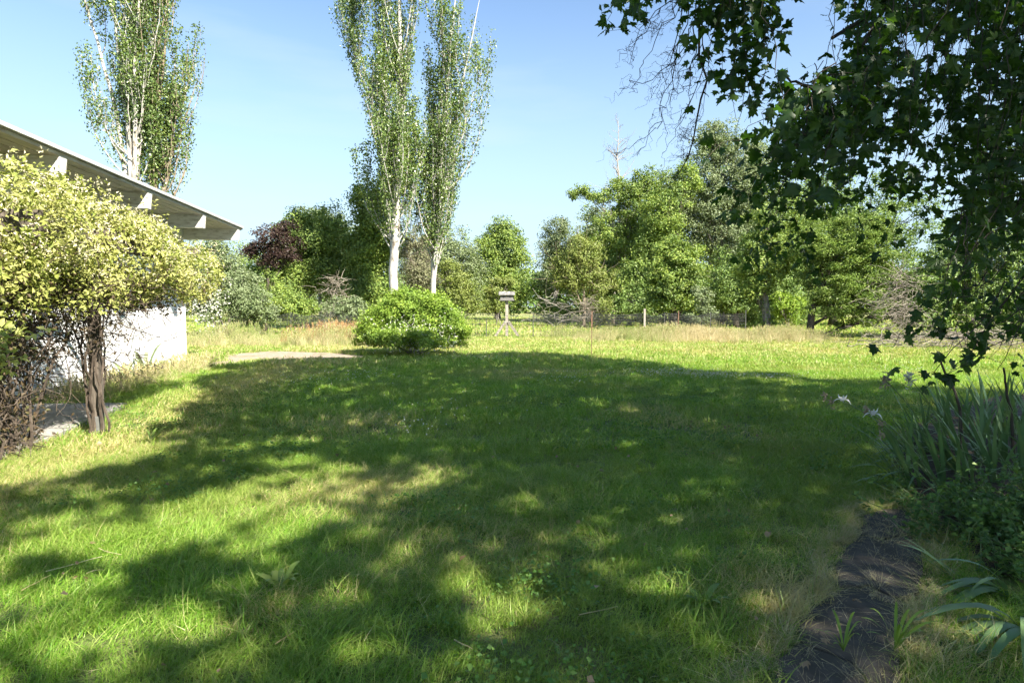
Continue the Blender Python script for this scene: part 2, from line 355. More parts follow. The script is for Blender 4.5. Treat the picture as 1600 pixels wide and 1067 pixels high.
g = MB()
gx = np.concatenate([-np.geomspace(2500, 12, 24), np.linspace(-10, 12, 56), np.geomspace(14, 2500, 24)])
gy = np.concatenate([-np.geomspace(600, 4, 12), np.linspace(-3, 36, 100), np.geomspace(38, 3500, 30)])
X, Y = np.meshgrid(gx, gy)
near = np.clip(1 - np.hypot(X, Y - 12) / 45, 0, 1)
Z = (fnoise(X, Y, 1.6, 3) - 0.5) * 0.035 * near - 0.012
nx, ny = len(gx), len(gy)
ii, jj = np.meshgrid(np.arange(nx - 1), np.arange(ny - 1)); b0 = (jj * nx + ii).ravel()
g.add(np.stack([X, Y, Z], -1).reshape(-1, 3), np.stack([b0, b0 + 1, b0 + nx + 1, b0 + nx], -1))
ground = g.build('ground', M['ground'], smooth=True, kind='structure')
fo = sheet('far_field', [(-700, 37.5), (700, 37.5), (900, 1500), (-900, 1500)], 0.02, M['field']); fo['kind'] = 'structure'

# house frame: eave direction u, inward n
E0 = np.array([-6.5, 9.4]); E1 = np.array([-7.65, 18.1])
HU = unit(E1 - E0); HN = np.array([-HU[1], HU[0]])        # HN points away from the lawn
def hp(s, w, z=None):
    """House point: s metres along the eave from E0, w metres in from the eave."""
    p = E0 + HU * s + HN * w
    return p if z is None else np.array([p[0], p[1], z])
HM = (np.array([[HN[0], HU[0], 0], [HN[1], HU[1], 0], [0, 0, 1]]), np.array([E0[0], E0[1], 0]))   # local (w, s, z)

PATIO = [(-5.55, 5.2), (-5.45, 7.1), (-5.95, 9.3), (-6.3, 10.4), (-9.0, 10.3), (-8.6, 5.0)]
pat = sheet('patio', PATIO, 0.045, M['concrete'], thick=0.12); pat['kind'] = 'structure'
PAD = [gr(296, 571), (-8.6, 19.0), (-9.6, 21.8), gr(420, 549), gr(500, 551), gr(575, 556), gr(560, 563), gr(470, 561), gr(390, 565), gr(340, 574)]
PAD = densify(PAD, 0.5, 0.07, 2)
pad = sheet('gravel_drive', PAD, 0.012, M['gravel']); pad['kind'] = 'structure'
BED = [gr(1455, 800), gr(1405, 765), gr(1395, 725), gr(1405, 685), gr(1450, 645), gr(1560, 618), gr(1800, 612), gr(2300, 640), gr(2500, 800), gr(2000, 930), gr(1640, 930), gr(1520, 880)]
BED = densify(BED, 0.35, 0.03, 4)
bed = sheet('flower_bed', BED, 0.012, M['soil']); bed['kind'] = 'structure'
SL = [
 [(1350,806),(1378,797),(1412,792),(1424,812),(1421,834),(1385,842),(1346,836)],
 [(1345,839),(1385,845),(1421,837),(1440,866),(1443,900),(1434,924),(1412,938),(1382,926),(1358,914),(1312,918),(1305,885),(1325,856)],
 [(1311,921),(1358,917),(1382,929),(1411,941),(1406,970),(1406,1020),(1406,1100),(1372,1100),(1352,1058),(1330,1034),(1296,1020),(1250,1003),(1246,970),(1280,942)],
 [(1249,1006),(1296,1023),(1329,1037),(1350,1060),(1370,1110),(1360,1180),(1200,1180),(1206,1070),(1220,1030)]]
path_root = bpy.data.objects.new('path', None); COL.objects.link(path_root); path_root['kind'] = 'structure'
PATHPOLYS = []
for k, s in enumerate(SL):
    pl = densify([gr(*p) for p in s], 0.05, 0.003, 20 + k); PATHPOLYS.append(pl)
    sheet('slab', pl, (0.008, 0.012, 0.006, 0.010)[k], M['asphalt'], thick=0.05, parent=path_root, rel=0.0, seed=k)

# ------------------------------------------------------------------ grass
def blades(n, rad, hmin, hmax, wmin, wmax, lean, rng, seg=3):
    b = MB()
    r = rad * np.sqrt(rng.random(n)); th = rng.random(n) * 2 * math.pi
    base = np.stack([r * np.cos(th), r * np.sin(th), np.full(n, -0.01)], 1)
    h = hmin + (hmax - hmin) * rng.random(n) ** 1.4
    w = wmin + (wmax - wmin) * rng.random(n)
    az = th * 0.4 + rng.random(n) * 2 * math.pi
    ln = lean * (0.25 + rng.random(n) * 1.1)
    d = np.stack([np.cos(az), np.sin(az), np.zeros(n)], 1); sd = np.stack([-np.sin(az + .6), np.cos(az + .6), np.zeros(n)], 1)
    vs = []
    for k in range(seg + 1):
        t = k / seg
        c = base + d * (ln * h * t ** 1.8)[:, None] + UP * (h * (t - 0.35 * np.minimum(ln, 1.3) * t * t))[:, None]
        ww = (w * (1 - t ** 1.6) * 0.5)[:, None]
        if k < seg: vs += [c - sd * ww, c + sd * ww]
        else: vs += [c]
    nv = 2 * seg + 1
    v = np.stack(vs, 1).reshape(-1, 3); o = np.arange(n)[:, None] * nv
    q = np.concatenate([o + [2*k, 2*k+1, 2*k+3, 2*k+2] for k in range(seg - 1)])
    t = o + [2*seg-2, 2*seg-1, 2*seg]
    b.add(v, q, t)
    return b

def seedheads(b, n, rad, h, rng):
    for _ in range(n):
        p = rng.normal(size=2) * rad * 0.5; l = rng.normal(size=2) * 0.18
        hh = h * (0.7 + 0.5 * rng.random())
        t = np.linspace(0, 1, 4)[:, None]
        pts = np.hstack([p + l * t ** 1.6, hh * t])
        b.tube(pts, 0.003, 3, cap=False)
        c = pts[-1] + np.array([0, 0, 0.03]) + rng.normal(size=(9, 3)) * [0.012, 0.012, 0.05]
        b.leaves(c, rng.normal(size=(9, 3)), 0.06, 0.3, dirs=rng.normal(size=(9, 3)) * .4 + UP)

def tuft_coll(name, specs, mat, heads=None):
    c = bpy.data.collections.new(name); rng = np.random.default_rng(len(name) * 13)
    for i, s in enumerate(specs):
        b = blades(*s, rng)
        if heads: seedheads(b, heads[0], s[1], heads[1], rng)
        me = b.mesh(f'{name}_tuft'); me.materials.append(mat)
        o = bpy.data.objects.new(f'{name}_{i:02d}', me); c.objects.link(o)
    return c, len(specs)

def scatter(name, label, cat, pts, coll, ncoll, scl, dry, rng, tilt=0.12):
    n = len(pts)
    me = bpy.data.meshes.new(name); me.vertices.add(n); me.vertices.foreach_set('co', np.asarray(pts, np.float32).ravel())
    def attr(nm, ty, val, key='value'):
        a = me.attributes.new(nm, ty, 'POINT'); a.data.foreach_set(key, val)
    rot = np.c_[rng.normal(size=n) * tilt, rng.normal(size=n) * tilt, rng.random(n) * 2 * math.pi]
    attr('rot', 'FLOAT_VECTOR', rot.astype(np.float32).ravel(), 'vector')
    attr('scl', 'FLOAT', np.broadcast_to(scl, n).astype(np.float32)); attr('dry', 'FLOAT', np.broadcast_to(dry, n).astype(np.float32))
    attr('idx', 'INT', rng.integers(0, ncoll, n).astype(np.int32))
    o = bpy.data.objects.new(name, me); COL.objects.link(o)
    ng = bpy.data.node_groups.new(name, 'GeometryNodeTree')
    ng.interface.new_socket('Geometry', in_out='INPUT', socket_type='NodeSocketGeometry')
    ng.interface.new_socket('Geometry', in_out='OUTPUT', socket_type='NodeSocketGeometry')
    N, L = ng.nodes, ng.links
    gi, go = N.new('NodeGroupInput'), N.new('NodeGroupOutput')
    iop = N.new('GeometryNodeInstanceOnPoints'); ci = N.new('GeometryNodeCollectionInfo')
    ci.inputs['Collection'].default_value = coll; ci.inputs['Separate Children'].default_value = True; ci.inputs['Reset Children'].default_value = True
    iop.inputs['Pick Instance'].default_value = True
    def named(nm, ty):
        a = N.new('GeometryNodeInputNamedAttribute'); a.data_type = ty; a.inputs['Name'].default_value = nm
        return a.outputs['Attribute']
    L.new(gi.outputs[0], iop.inputs['Points']); L.new(ci.outputs[0], iop.inputs['Instance'])
    L.new(named('idx', 'INT'), iop.inputs['Instance Index']); L.new(named('rot', 'FLOAT_VECTOR'), iop.inputs['Rotation'])
    L.new(named('scl', 'FLOAT'), iop.inputs['Scale']); L.new(iop.outputs[0], go.inputs[0])
    md = o.modifiers.new('scatter', 'NODES'); md.node_group = ng
    return tag(o, label, cat, kind='stuff')

def rand_wedge(n, y0, y1, rng, margin=1.1, xs=0.86):
    y = np.sqrt(y0 * y0 + (y1 * y1 - y0 * y0) * rng.random(n))
    x = (rng.random(n) * 2 - 1) * (y * xs + margin)
    return x, y

def clear_of(x, y):
    """Where grass may grow: not on slabs, patio, drive, bed, house."""
    k = ~inpoly(x, y, PATIO) & ~inpoly(x, y, PAD) & ~inpoly(x, y, BED)
    for p in PATHPOLYS:
        for ox, oy in ((0, 0), (.05, 0), (-.05, 0), (0, .05), (0, -.05)): k &= ~inpoly(x + ox, y + oy, p)
    w = (x - E0[0]) * HN[0] + (y - E0[1]) * HN[1]; s = (x - E0[0]) * HU[0] + (y - E0[1]) * HU[1]
    k &= ~((w > 1.35) & (s < 8.9))
    return k

# dry ground: by the pergola, the wall, the path edge, scattered patches
def dryness(x, y):
    d = np.clip((fnoise(x, y, 2.2, 11) - 0.60) * 2.2, 0, 0.5) + vnoise(x, y, 0.35, 5) * 0.16 + .07
    e = (x - E0[0]) * HN[0] + (y - E0[1]) * HN[1]
    d += np.clip(0.62 - np.abs(e + 1.5) * 0.42, 0, 0.6) * (y > 3.5)
    for (px, py, r, a) in ((635, 755, 0.6, .42), (590, 815, 0.4, .3), (1215, 925, 0.38, .75), (1325, 850, .25, .7), (1330, 920, .2, .8), (860, 790, .4, .15), (430, 960, .22, .6), (1440, 1000, .4, .7), (1260, 960, .2, .8), (700, 720, .4, .2), (510, 775, .6, .5)):
        c = gr(px, py); d += a * np.exp(-((x - c[0]) ** 2 + (y - c[1]) ** 2) / r ** 2)
    d += np.clip((y - 15) / 8, 0, 1) * 0.36
    return np.clip(d, 0, 1)

rng = np.random.default_rng(31)
c_near, nn = tuft_coll('lawn_near', [(70, .10, .035, .12, .0028, .0052, 1.1), (80, .11, .03, .10, .0026, .005, 1.5), (60, .10, .05, .16, .003, .0058, 1.3), (75, .12, .025, .085, .0025, .0045, 1.0), (60, .09, .04, .14, .003, .005, 1.9)], M['lawn'])
x, y = rand_wedge(9200, 1.7, 7.4, rng); k = clear_of(x, y); x, y = x[k], y[k]
pts = [np.c_[x, y, np.full(len(x), -0.006)]]; sc = [0.62 + 0.75 * fnoise(x, y, 1.1, 21) ** 1.3 * 1.25]
lawn_a = scatter('lawn_grass', 'long green lawn grass with dry blades in the foreground', 'grass', pts[0], c_near, nn, sc[0], dryness(x, y), rng, .2)
c_mid, nm = tuft_coll('lawn_mid', [(80, .16, .035, .11, .006, .010, 1.1), (70, .17, .03, .10, .006, .009, 1.4), (70, .16, .05, .14, .006, .010, 1.2)], M['lawn'])
x, y = rand_wedge(10500, 7.0, 17, rng); k = clear_of(x, y); x, y = x[k], y[k]
lawn_b = scatter('lawn_grass', 'green lawn grass in the middle of the yard, mostly in tree shade', 'grass', np.c_[x, y, np.full(len(x), -.006)], c_mid, nm, 0.75 + .7 * fnoise(x, y, 1.4, 21), dryness(x, y), rng, .15)
c_far, nf = tuft_coll('lawn_far', [(90, .30, .05, .14, .013, .022, .9), (90, .30, .06, .17, .013, .022, 1.1)], M['lawn'])
x, y = rand_wedge(14000, 16.5, 36, rng, xs=0.95); k = clear_of(x, y); x, y = x[k], y[k]
lawn_c = scatter('lawn_grass', 'sunlit yellow green lawn grass reaching to the wire fence', 'grass', np.c_[x, y, np.full(len(x), -.006)], c_far, nf, 0.8 + .6 * fnoise(x, y, 2.4, 21), np.clip(dryness(x, y), 0, .75), rng, .12)
c_fld, nfl = tuft_coll('field', [(80, .6, .08, .3, .03, .05, .8), (80, .6, .08, .24, .03, .05, .9)], M['lawn'])
x, y = rand_wedge(9000, 35, 95, rng, xs=0.8)
scatter('field_grass', 'mown pale green field grass beyond the wire fence', 'grass', np.c_[x, y, np.full(len(x), .0)], c_fld, nfl, 0.8 + .5 * rng.random(len(x)), .35 + .3 * fnoise(x, y, 9, 2), rng)

# tall straw-coloured meadow grass along the fence and at the foot of the house wall
c_tall, nt_ = tuft_coll('meadow', [(60, .22, .3, .75, .008, .016, .5), (60, .25, .25, .6, .008, .016, .7), (50, .22, .35, .85, .008, .015, .45)], M['straw'], heads=(7, .75))
x = rng.uniform(-20, 15, 3600); y = 29.8 + rng.normal(size=3600) * 1.7 + np.where(x < -5, -1.2, 1.8)
hgt = np.clip(fnoise(x, y, 2.6, 41) * 1.4 - .16, .2, 1.0)
hgt *= 1 - .8 * np.exp(-((x - at(792, 500, 33)[0]) / 2.4) ** 4)
k = (hgt > .2) & clear_of(x, y) & (y < 34.8) & (y > 25)
x, y, hgt = x[k], y[k], hgt[k]
scatter('meadow_grass', 'tall straw coloured meadow grass along the wire fence', 'grass', np.c_[x, y, np.zeros(len(x))], c_tall, nt_, hgt, np.clip(fnoise(x, y, 3, 8) * 1.5 - .25, 0, 1), rng)
s_ = rng.uniform(-0.5, 8.6, 420); w_ = 0.25 + rng.random(420) ** 0.7 * 1.1
p = E0 + HU * s_[:, None] + HN * w_[:, None]
k = ~inpoly(p[:, 0], p[:, 1], PATIO); p = p[k]
c_wall, nw = tuft_coll('wallgrass', [(45, .16, .12, .42, .005, .009, .8), (45, .16, .1, .3, .005, .009, .9)], M['straw'], heads=(4, .4))
scatter('dry_grass', 'dry straw grass at the foot of the white house wall', 'grass', np.c_[p, np.zeros(len(p))], c_wall, nw, .35 + .45 * rng.random(len(p)), .15 + .5 * rng.random(len(p)), rng)
x = at(535, 520, 28.5)[0] + rng.normal(size=130) * .85; y = 28.5 + rng.normal(size=130) * .5
c_rust, nr = tuft_coll('rustweed', [(60, .2, .3, .8, .012, .025, .5), (60, .2, .3, .9, .012, .022, .6)], M['rust_weed'], heads=(6, .8))
scatter('dry_weeds', 'rust brown dried weeds left of the round green bush', 'weeds', np.c_[x, y, np.zeros(130)], c_rust, nr, .6 + .5 * rng.random(130), 0.0, rng)
# thatch round the asphalt slabs
tb = []
for pl in PATHPOLYS:
    pl = np.array(pl); cc = pl.mean(0)
    for pt in pl:
        for _ in range(6):
            tb.append(pt + unit(pt - cc) * rng.uniform(.02, .18) + rng.normal(size=2) * .03)
tb = np.array(tb); k = np.ones(len(tb), bool)
for pl in PATHPOLYS:
    for ox, oy in ((0, 0), (.06, 0), (-.06, 0), (0, .06), (0, -.06)): k &= ~inpoly(tb[:, 0] + ox, tb[:, 1] + oy, pl)
edge_ = rng.random(len(tb)) < .22
tb = tb[k | edge_]
c_that, nth = tuft_coll('thatch', [(26, .06, .04, .12, .0022, .0042, 2.6), (24, .07, .03, .10, .0022, .004, 2.2)], M['straw'])
scatter('dry_grass', 'matted dry grass along the edges of the dark slabs', 'grass', np.c_[tb, np.full(len(tb), .0)], c_that, nth, .45 + .5 * rng.random(len(tb)), .1 + .45 * rng.random(len(tb)), rng, .5)
# loose straw over the lawn
x, y = rand_wedge(520, 2.0, 8.5, rng); k = clear_of(x, y); x, y = x[k], y[k]
c_str, nst = tuft_coll('strawbits', [(3, .06, .05, .13, .002, .0032, 2.2), (2, .05, .06, .16, .002, .0034, 1.8), (4, .07, .04, .11, .0018, .003, 2.4)], M['straw'])
scatter('loose_straw', 'loose dry stalks lying in the lawn', 'straw', np.c_[x, y, np.full(len(x), .03)], c_str, nst, .7 + .7 * rng.random(len(x)), .1, rng, .9)

q_ = np.vstack([np.array(pl)[rng.integers(0, len(pl), 60)] * f_ + np.array(pl).mean(0) * (1 - f_) for pl in PATHPOLYS for f_ in (rng.random((60, 1)),)])
scatter('loose_straw', 'bits of dry straw lying on the dark slabs', 'straw', np.c_[q_, np.full(len(q_), .012)], c_str, nst, .35 + .4 * rng.random(len(q_)), .1, rng, .9)
# clover and plantain leaves among the turf, and leaf litter
def leafy_coll(name, mat, nvar, nleaf, ls, rad, hh):
    c = bpy.data.collections.new(name); rg = np.random.default_rng(17)
    for i in range(nvar):
        b = MB(); p = np.c_[rg.normal(size=(nleaf, 2)) * rad, hh * (.4 + .8 * rg.random(nleaf))]
        b.leaves(p, rg.normal(size=(nleaf, 3)) * .45 + UP, ls * (.6 + .7 * rg.random(nleaf)), .85)
        me = b.mesh(name); me.materials.append(mat); o = bpy.data.objects.new(f'{name}_{i}', me); c.objects.link(o)
    return c, nvar
c_clv, ncl_ = leafy_coll('cloverleaf', M['leaf_clover'], 4, 46, .022, .085, .07)
x, y = rand_wedge(1700, 1.9, 13, rng); k = clear_of(x, y) & (fnoise(x, y, 1.5, 77) > .56); x, y = x[k], y[k]
scatter('clover_patch', 'patches of low clover leaves in the lawn', 'clover', np.c_[x, y, np.zeros(len(x))], c_clv, ncl_, .8 + .6 * rng.random(len(x)), 0.0, rng, .15)
c_lit, nli_ = leafy_coll('litter', M['dead_leaf'], 4, 2, .034, .05, .05)
x, y = rand_wedge(150, 1.9, 10, rng); k = clear_of(x, y); x, y = x[k], y[k]
scatter('leaf_litter', 'scattered tiny brown leaf bits in the lawn', 'leaf litter', np.c_[x, y, np.full(len(x), .012)], c_lit, nli_, .7 + .7 * rng.random(len(x)), 0.0, rng, .5)

# ------------------------------------------------------------------ house
house = thing('house', 'low white house with deep overhanging plank roof on projecting beams', 'house', hp(4, 3, 0))
WZ = 3.77                                  # underside of the deck
w0 = 1.47
wb = MB(); wb.box((w0, -7, -.05), (w0 + .18, 8.62, WZ), HM); wb.build('wall', M['white_wall'], house)
wb = MB(); wb.box((w0 + .18, 8.44, -.05), (6.5, 8.62, WZ - .002), HM); wb.build('wall', M['white_wall'], house)
wb = MB(); wb.box((6.32, -7, -.05), (6.5, 8.44, WZ - .002), HM); wb.build('wall', M['white_wall'], house)
wb = MB(); wb.box((w0 + .18, -7, -.05), (6.32, -6.82, WZ - .002), HM); wb.build('wall', M['white_wall'], house)
wb = MB(); wb.box((w0 - .03, 8.50, 0), (w0 - .002, 8.65, WZ - .004), HM); wb.build('corner_board', M['white_wall'], house)
wb = MB(); wb.box((w0 - .035, -7, -.04), (w0 - .002, 8.49, .16), HM); wb.build('base_board', M['concrete'], house)
for s in (-5.8, -2.9, 0.0, 2.93, 5.95, 8.72):
    b = MB()
    # beam with a slightly raked end
    z0, z1 = WZ - .30, WZ - .003
    v = np.array([[.03, s - .1, z0], [.03, s + .1, z0], [0, s + .1, z1], [0, s - .1, z1], [6.6, s - .1, z0], [6.6, s + .1, z0], [6.6, s + .1, z1], [6.6, s - .1, z1]])
    b.add(v @ HM[0].T + HM[1], [[0, 3, 2, 1], [4, 5, 6, 7], [0, 1, 5, 4], [1, 2, 6, 5], [2, 3, 7, 6], [3, 0, 4, 7]])
    b.build('beam', M['beam'], house)
roof = None
b = MB(); b.box((-.02, -7.3, WZ + .048), (7.2, 9.0, WZ + .11), HM)
roof = b.build('roof', M['roofing'], house)
pw = .205
for k in range(17):                        # deck boards running along the eave
    b = MB(); b.box((.0 + k * pw, -7.28, WZ), (k * pw + pw - .022, 8.98, WZ + .046), HM)
    b.build('plank', M['deck'], roof)
b = MB(); b.box((17 * pw, -7.28, WZ + .002), (7.1, 8.98, WZ + .046), HM); b.build('deck', M['deck'], roof)
b = MB(); b.box((-.05, -7.32, WZ + .062), (-.022, 9.02, WZ + .118), HM); b.build('edge_trim', M['metal_edge'], roof)
b = MB(); b.box((-.022, 9.002, WZ + .03), (7.2, 9.025, WZ + .118), HM); b.build('edge_trim', M['metal_edge'], roof)

# ------------------------------------------------------------------ pergola and vine
per = thing('pergola', 'weathered wooden pergola under the yellow flowering vine', 'pergola', (-5.22, 8.0, 0))
def post(b, x, y, z1, w, tw=.1):
    c, s = math.cos(tw), math.sin(tw); R = np.array([[c, -s, 0], [s, c, 0], [0, 0, 1]])
    b.box((-w / 2, -w / 2, -.1), (w / 2, w / 2, z1), (R, np.array([x, y, 0])))
for (x, y) in ((-5.22, 8.0), (-4.78, 4.2), (-7.0, 7.6), (-6.6, 4.0)):
    b = MB(); post(b, x, y, 2.35, .11); b.build('post', M['grey_wood'], per)
def bar(b, p, q, w, h):
    p = np.array(p, float); q = np.array(q, float); d = unit(q - p); s = unit(np.cross(d, UP)); u2 = np.cross(s, d)
    v = [p + s * a * w / 2 + u2 * c * h / 2 for a, c in ((-1, -1), (1, -1), (1, 1), (-1, 1))] + [q + s * a * w / 2 + u2 * c * h / 2 for a, c in ((-1, -1), (1, -1), (1, 1), (-1, 1))]
    b.add(v, [[0, 3, 2, 1], [4, 5, 6, 7], [0, 1, 5, 4], [1, 2, 6, 5], [2, 3, 7, 6], [3, 0, 4, 7]])
for a, c in (((-4.72, 3.6, 2.42), (-5.62, 11.2, 2.42)), ((-6.55, 3.5, 2.42), (-7.3, 10.6, 2.42))):
    b = MB(); bar(b, a, c, .09, .14); b.build('beam', M['grey_wood'], per)
for k in range(9):
    t = k / 8; b = MB()
    a = np.array([-4.4 - .86 * t, 3.9 + 6.9 * t, 2.53]); bar(b, a, a + np.array([-2.6, -.3, 0]), .045, .09); b.build('rafter', M['grey_wood'], per)
b = MB(); b.box((-.025, -.01, .03), (.025, .01, .24), (np.eye(3), np.array([-5.17, 7.92, 0]))); b.build('bracket', M['white_metal'], per)

vine = thing('honeysuckle_vine', 'yellow green flowering honeysuckle heaped over the pergola', 'vine', (-5.25, 6.9, 0))
rng = np.random.default_rng(5)
# lumpy hedge-like mass, defined by lobes (x,y,z, rx,ry,rz)
lob = []
for k in range(30):
    t = rng.random(); yy = 3.4 + 7.5 * t
    xx = -4.75 - .118 * (yy - 4.2) - rng.random() * 1.5 + .08
    top = 2.86 + .14 * math.sin(yy * 1.1) + .12 * rng.normal() - .22 * max(0, (yy - 9.5)) * .6
    lob.append((xx, yy, top - .52, .55 + .2 * rng.random(), .65 + .25 * rng.random(), .5 + .12 * rng.random()))
for yy in np.linspace(4.2, 10.7, 14):      # the skirt that hangs down on the lawn side
    xx = -4.72 - .118 * (yy - 4.2)
    lob.append((xx + .12 * rng.random(), yy, 2.03 + .17 * rng.normal(), .34, .45, .52 + .14 * rng.random()))
lob += [(-5.5, 11.1, 2.25, .45, .5, .42), (-5.3, 10.8, 2.1, .38, .5, .4)]
lob = np.array(lob)
def lobed(lob, n, rng, skin=0.30):
    wgt = lob[:, 3] * lob[:, 4] + lob[:, 3] * lob[:, 5] + lob[:, 4] * lob[:, 5]
    i = rng.choice(len(lob), n, p=wgt / wgt.sum())
    d = unit(rng.normal(size=(n, 3))); r = 1 - skin * rng.random(n) ** 1.5 + .10 * rng.normal(size=n)
    p = lob[i, :3] + d * lob[i, 3:6] * r[:, None]
    inside = np.zeros(n, bool)
    for q in range(len(lob)):
        e = (((p - lob[q, :3]) / lob[q, 3:6]) ** 2).sum(1)
        inside |= (e < .42) & (i != q)
    return p[~inside], unit(d / lob[i, 3:6] ** .5)[~inside]
p, d = lobed(lob, 120000, rng)
k = (vnoise(p[:, 0] * 3 + p[:, 2] * 2, p[:, 1] * 2 - p[:, 2], .55, 6) > .20) & (p[:, 2] > 1.32 + .62 * fnoise(p[:, 1], p[:, 0] * 2, .6, 3))
p, d = p[k], d[k]
b = MB(); b.leaves(p, d * .6 + rng.normal(size=p.shape) * .7 + UP * .35, .028 + .058 * rng.random(len(p)) ** 1.6, .55, dirs=rng.normal(size=p.shape) + d * .8)
# loose sprays poking out of the top
for _ in range(170):
    q = p[rng.integers(len(p))]
    if q[2] < 2.3: continue
    L = .15 + .3 * rng.random(); dr = unit(np.array([rng.normal() * .6 + .3, rng.normal() * .6, .9]))
    m = 14; tt = rng.random(m)[:, None]
    b.leaves(q + dr * L * tt + rng.normal(size=(m, 3)) * .022, rng.normal(size=(m, 3)) + UP, .036 + .02 * rng.random(m), .5)
b.build('foliage', M['vine_leaf'], vine)
# blossom clusters
idx = rng.choice(len(p), 3800); b = MB()
for q, dd in zip(p[idx], d[idx]):
    if q[2] < 1.9 + .5 * rng.random(): continue
    m = 8; c = q + dd * .05 + rng.normal(size=(m, 3)) * .03
    b.leaves(c, rng.normal(size=(m, 3)) + dd, .03 + .016 * rng.random(m), .4, dirs=rng.normal(size=(m, 3)) + dd)
b.build('blossoms', M['vine_flower'], vine)
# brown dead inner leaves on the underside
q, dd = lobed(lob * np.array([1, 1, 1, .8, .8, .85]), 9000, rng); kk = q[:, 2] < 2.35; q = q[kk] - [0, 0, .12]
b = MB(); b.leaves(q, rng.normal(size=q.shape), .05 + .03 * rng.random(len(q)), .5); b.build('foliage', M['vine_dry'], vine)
# stems: twisted trunk on the post, tangle at the left, hanging twigs
def wander(a, c, n, amp, rng):
    a = np.array(a, float); c = np.array(c, float); t = np.linspace(0, 1, n)[:, None]
    w = np.cumsum(rng.normal(size=(n, 3)), 0); w -= t * w[-1] + (1 - t) * w[0]
    return a + (c - a) * t + w * amp
b = MB()
for k in range(7):
    th = rng.random() * 6.28; x0, y0 = -5.22 + .13 * math.cos(th), 8.0 + .13 * math.sin(th)
    b.tube(wander((x0, y0, rng.uniform(.3, 1.1) if k > 5 else -.02), (x0 + rng.normal() * .25, y0 + rng.normal() * .3, 2.2), 14, .03, rng), np.linspace(.016, .006, 14), 5)
for k in range(26):
    x0, y0 = -5.5 + rng.normal() * .13, 6.8 + rng.normal() * .25
    b.tube(wander((x0, y0, -.02), (x0 + rng.normal() * .35, y0 + rng.normal() * .5, 2.2), 14, .05, rng), np.linspace(.01 + .014 * rng.random(), .006, 14), 5)
b.build('stem', M['vine_wood'], vine)
b = MB()
for k in range(900):
    if k < 240: c = np.array([-5.22 + rng.normal() * .32, 8.0 + rng.normal() * .45, rng.uniform(1.35, 2.05)])
    elif k < 620: c = np.array([-5.48 + rng.normal() * .16, 6.8 + rng.normal() * .3, rng.uniform(.1, 2.0)])
    else:
        yy = rng.uniform(5.2, 11.4); c = np.array([-4.9 - .118 * (yy - 4.2) - rng.random() * .9, yy, rng.uniform(1.7, 2.1)])
    e = c + rng.normal(size=3) * [.22, .28, .22] - [0, 0, .18 * rng.random()]
    b.tube(wander(c, e, 7, .035, rng), np.linspace(.006, .002, 7), 3, cap=False)
b.build('twigs', M['vine_wood'], vine, kind='stuff')
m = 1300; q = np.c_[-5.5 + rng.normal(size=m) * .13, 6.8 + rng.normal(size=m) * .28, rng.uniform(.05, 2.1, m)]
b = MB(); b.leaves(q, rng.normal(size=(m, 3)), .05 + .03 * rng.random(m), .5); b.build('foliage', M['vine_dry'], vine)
# shaded tangle hanging inside, between post and wall
b = MB()
for k in range(560):
    c = np.array([-5.75 + rng.normal() * .35, 8.0 + rng.normal() * .8, rng.uniform(.75, 2.1) ** 1.0])
    b.tube(wander(c, c + rng.normal(size=3) * [.28, .3, .3], 7, .04, rng), np.linspace(.007, .0025, 7), 3, cap=False)
b.build('twigs', M['vine_wood'], vine, kind='stuff')
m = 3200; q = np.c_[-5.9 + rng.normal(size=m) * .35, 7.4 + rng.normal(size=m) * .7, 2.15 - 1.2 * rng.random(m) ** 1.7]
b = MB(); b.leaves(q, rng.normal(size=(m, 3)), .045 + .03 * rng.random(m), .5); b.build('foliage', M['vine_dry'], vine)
# near leafy sprig at the picture's left edge
b = MB(); q = []; dirs = []
for _ in range(16):
    a = at(rng.uniform(-70, 10), rng.uniform(505, 575), 4.3); e = a + np.array([rng.uniform(.05, .28), rng.normal() * .1, rng.normal() * .1])
    tt = rng.random(9)[:, None]; q.append(a + (e - a) * tt + rng.normal(size=(9, 3)) * .025)
q = np.vstack(q); b.leaves(q, rng.normal(size=q.shape) * .6 + UP + SUNV, .05 + .025 * rng.random(len(q)), .6)
for _ in range(10): b.tube(wander(at(rng.uniform(-120, -60), rng.uniform(520, 600), 4.4), at(rng.uniform(-10, 40), rng.uniform(500, 590), 4.3), 8, .02, rng), .003, 3)
b.build('sprig', M['vine_leaf'], vine)

# ------------------------------------------------------------------ trees
def limb(b, a, c, r0, r1, rng, n=7, amp=.03, sides=6, sag=0.0):
    a = np.array(a, float); c = np.array(c, float); L = np.linalg.norm(c - a)
    p = wander(a, c, n, amp * L * .35, rng); t = np.linspace(0, 1, n)
    p[:, 2] += sag * L * np.sin(t * math.pi)
    b.tube(p, r0 + (r1 - r0) * t, sides, cap=False); return p

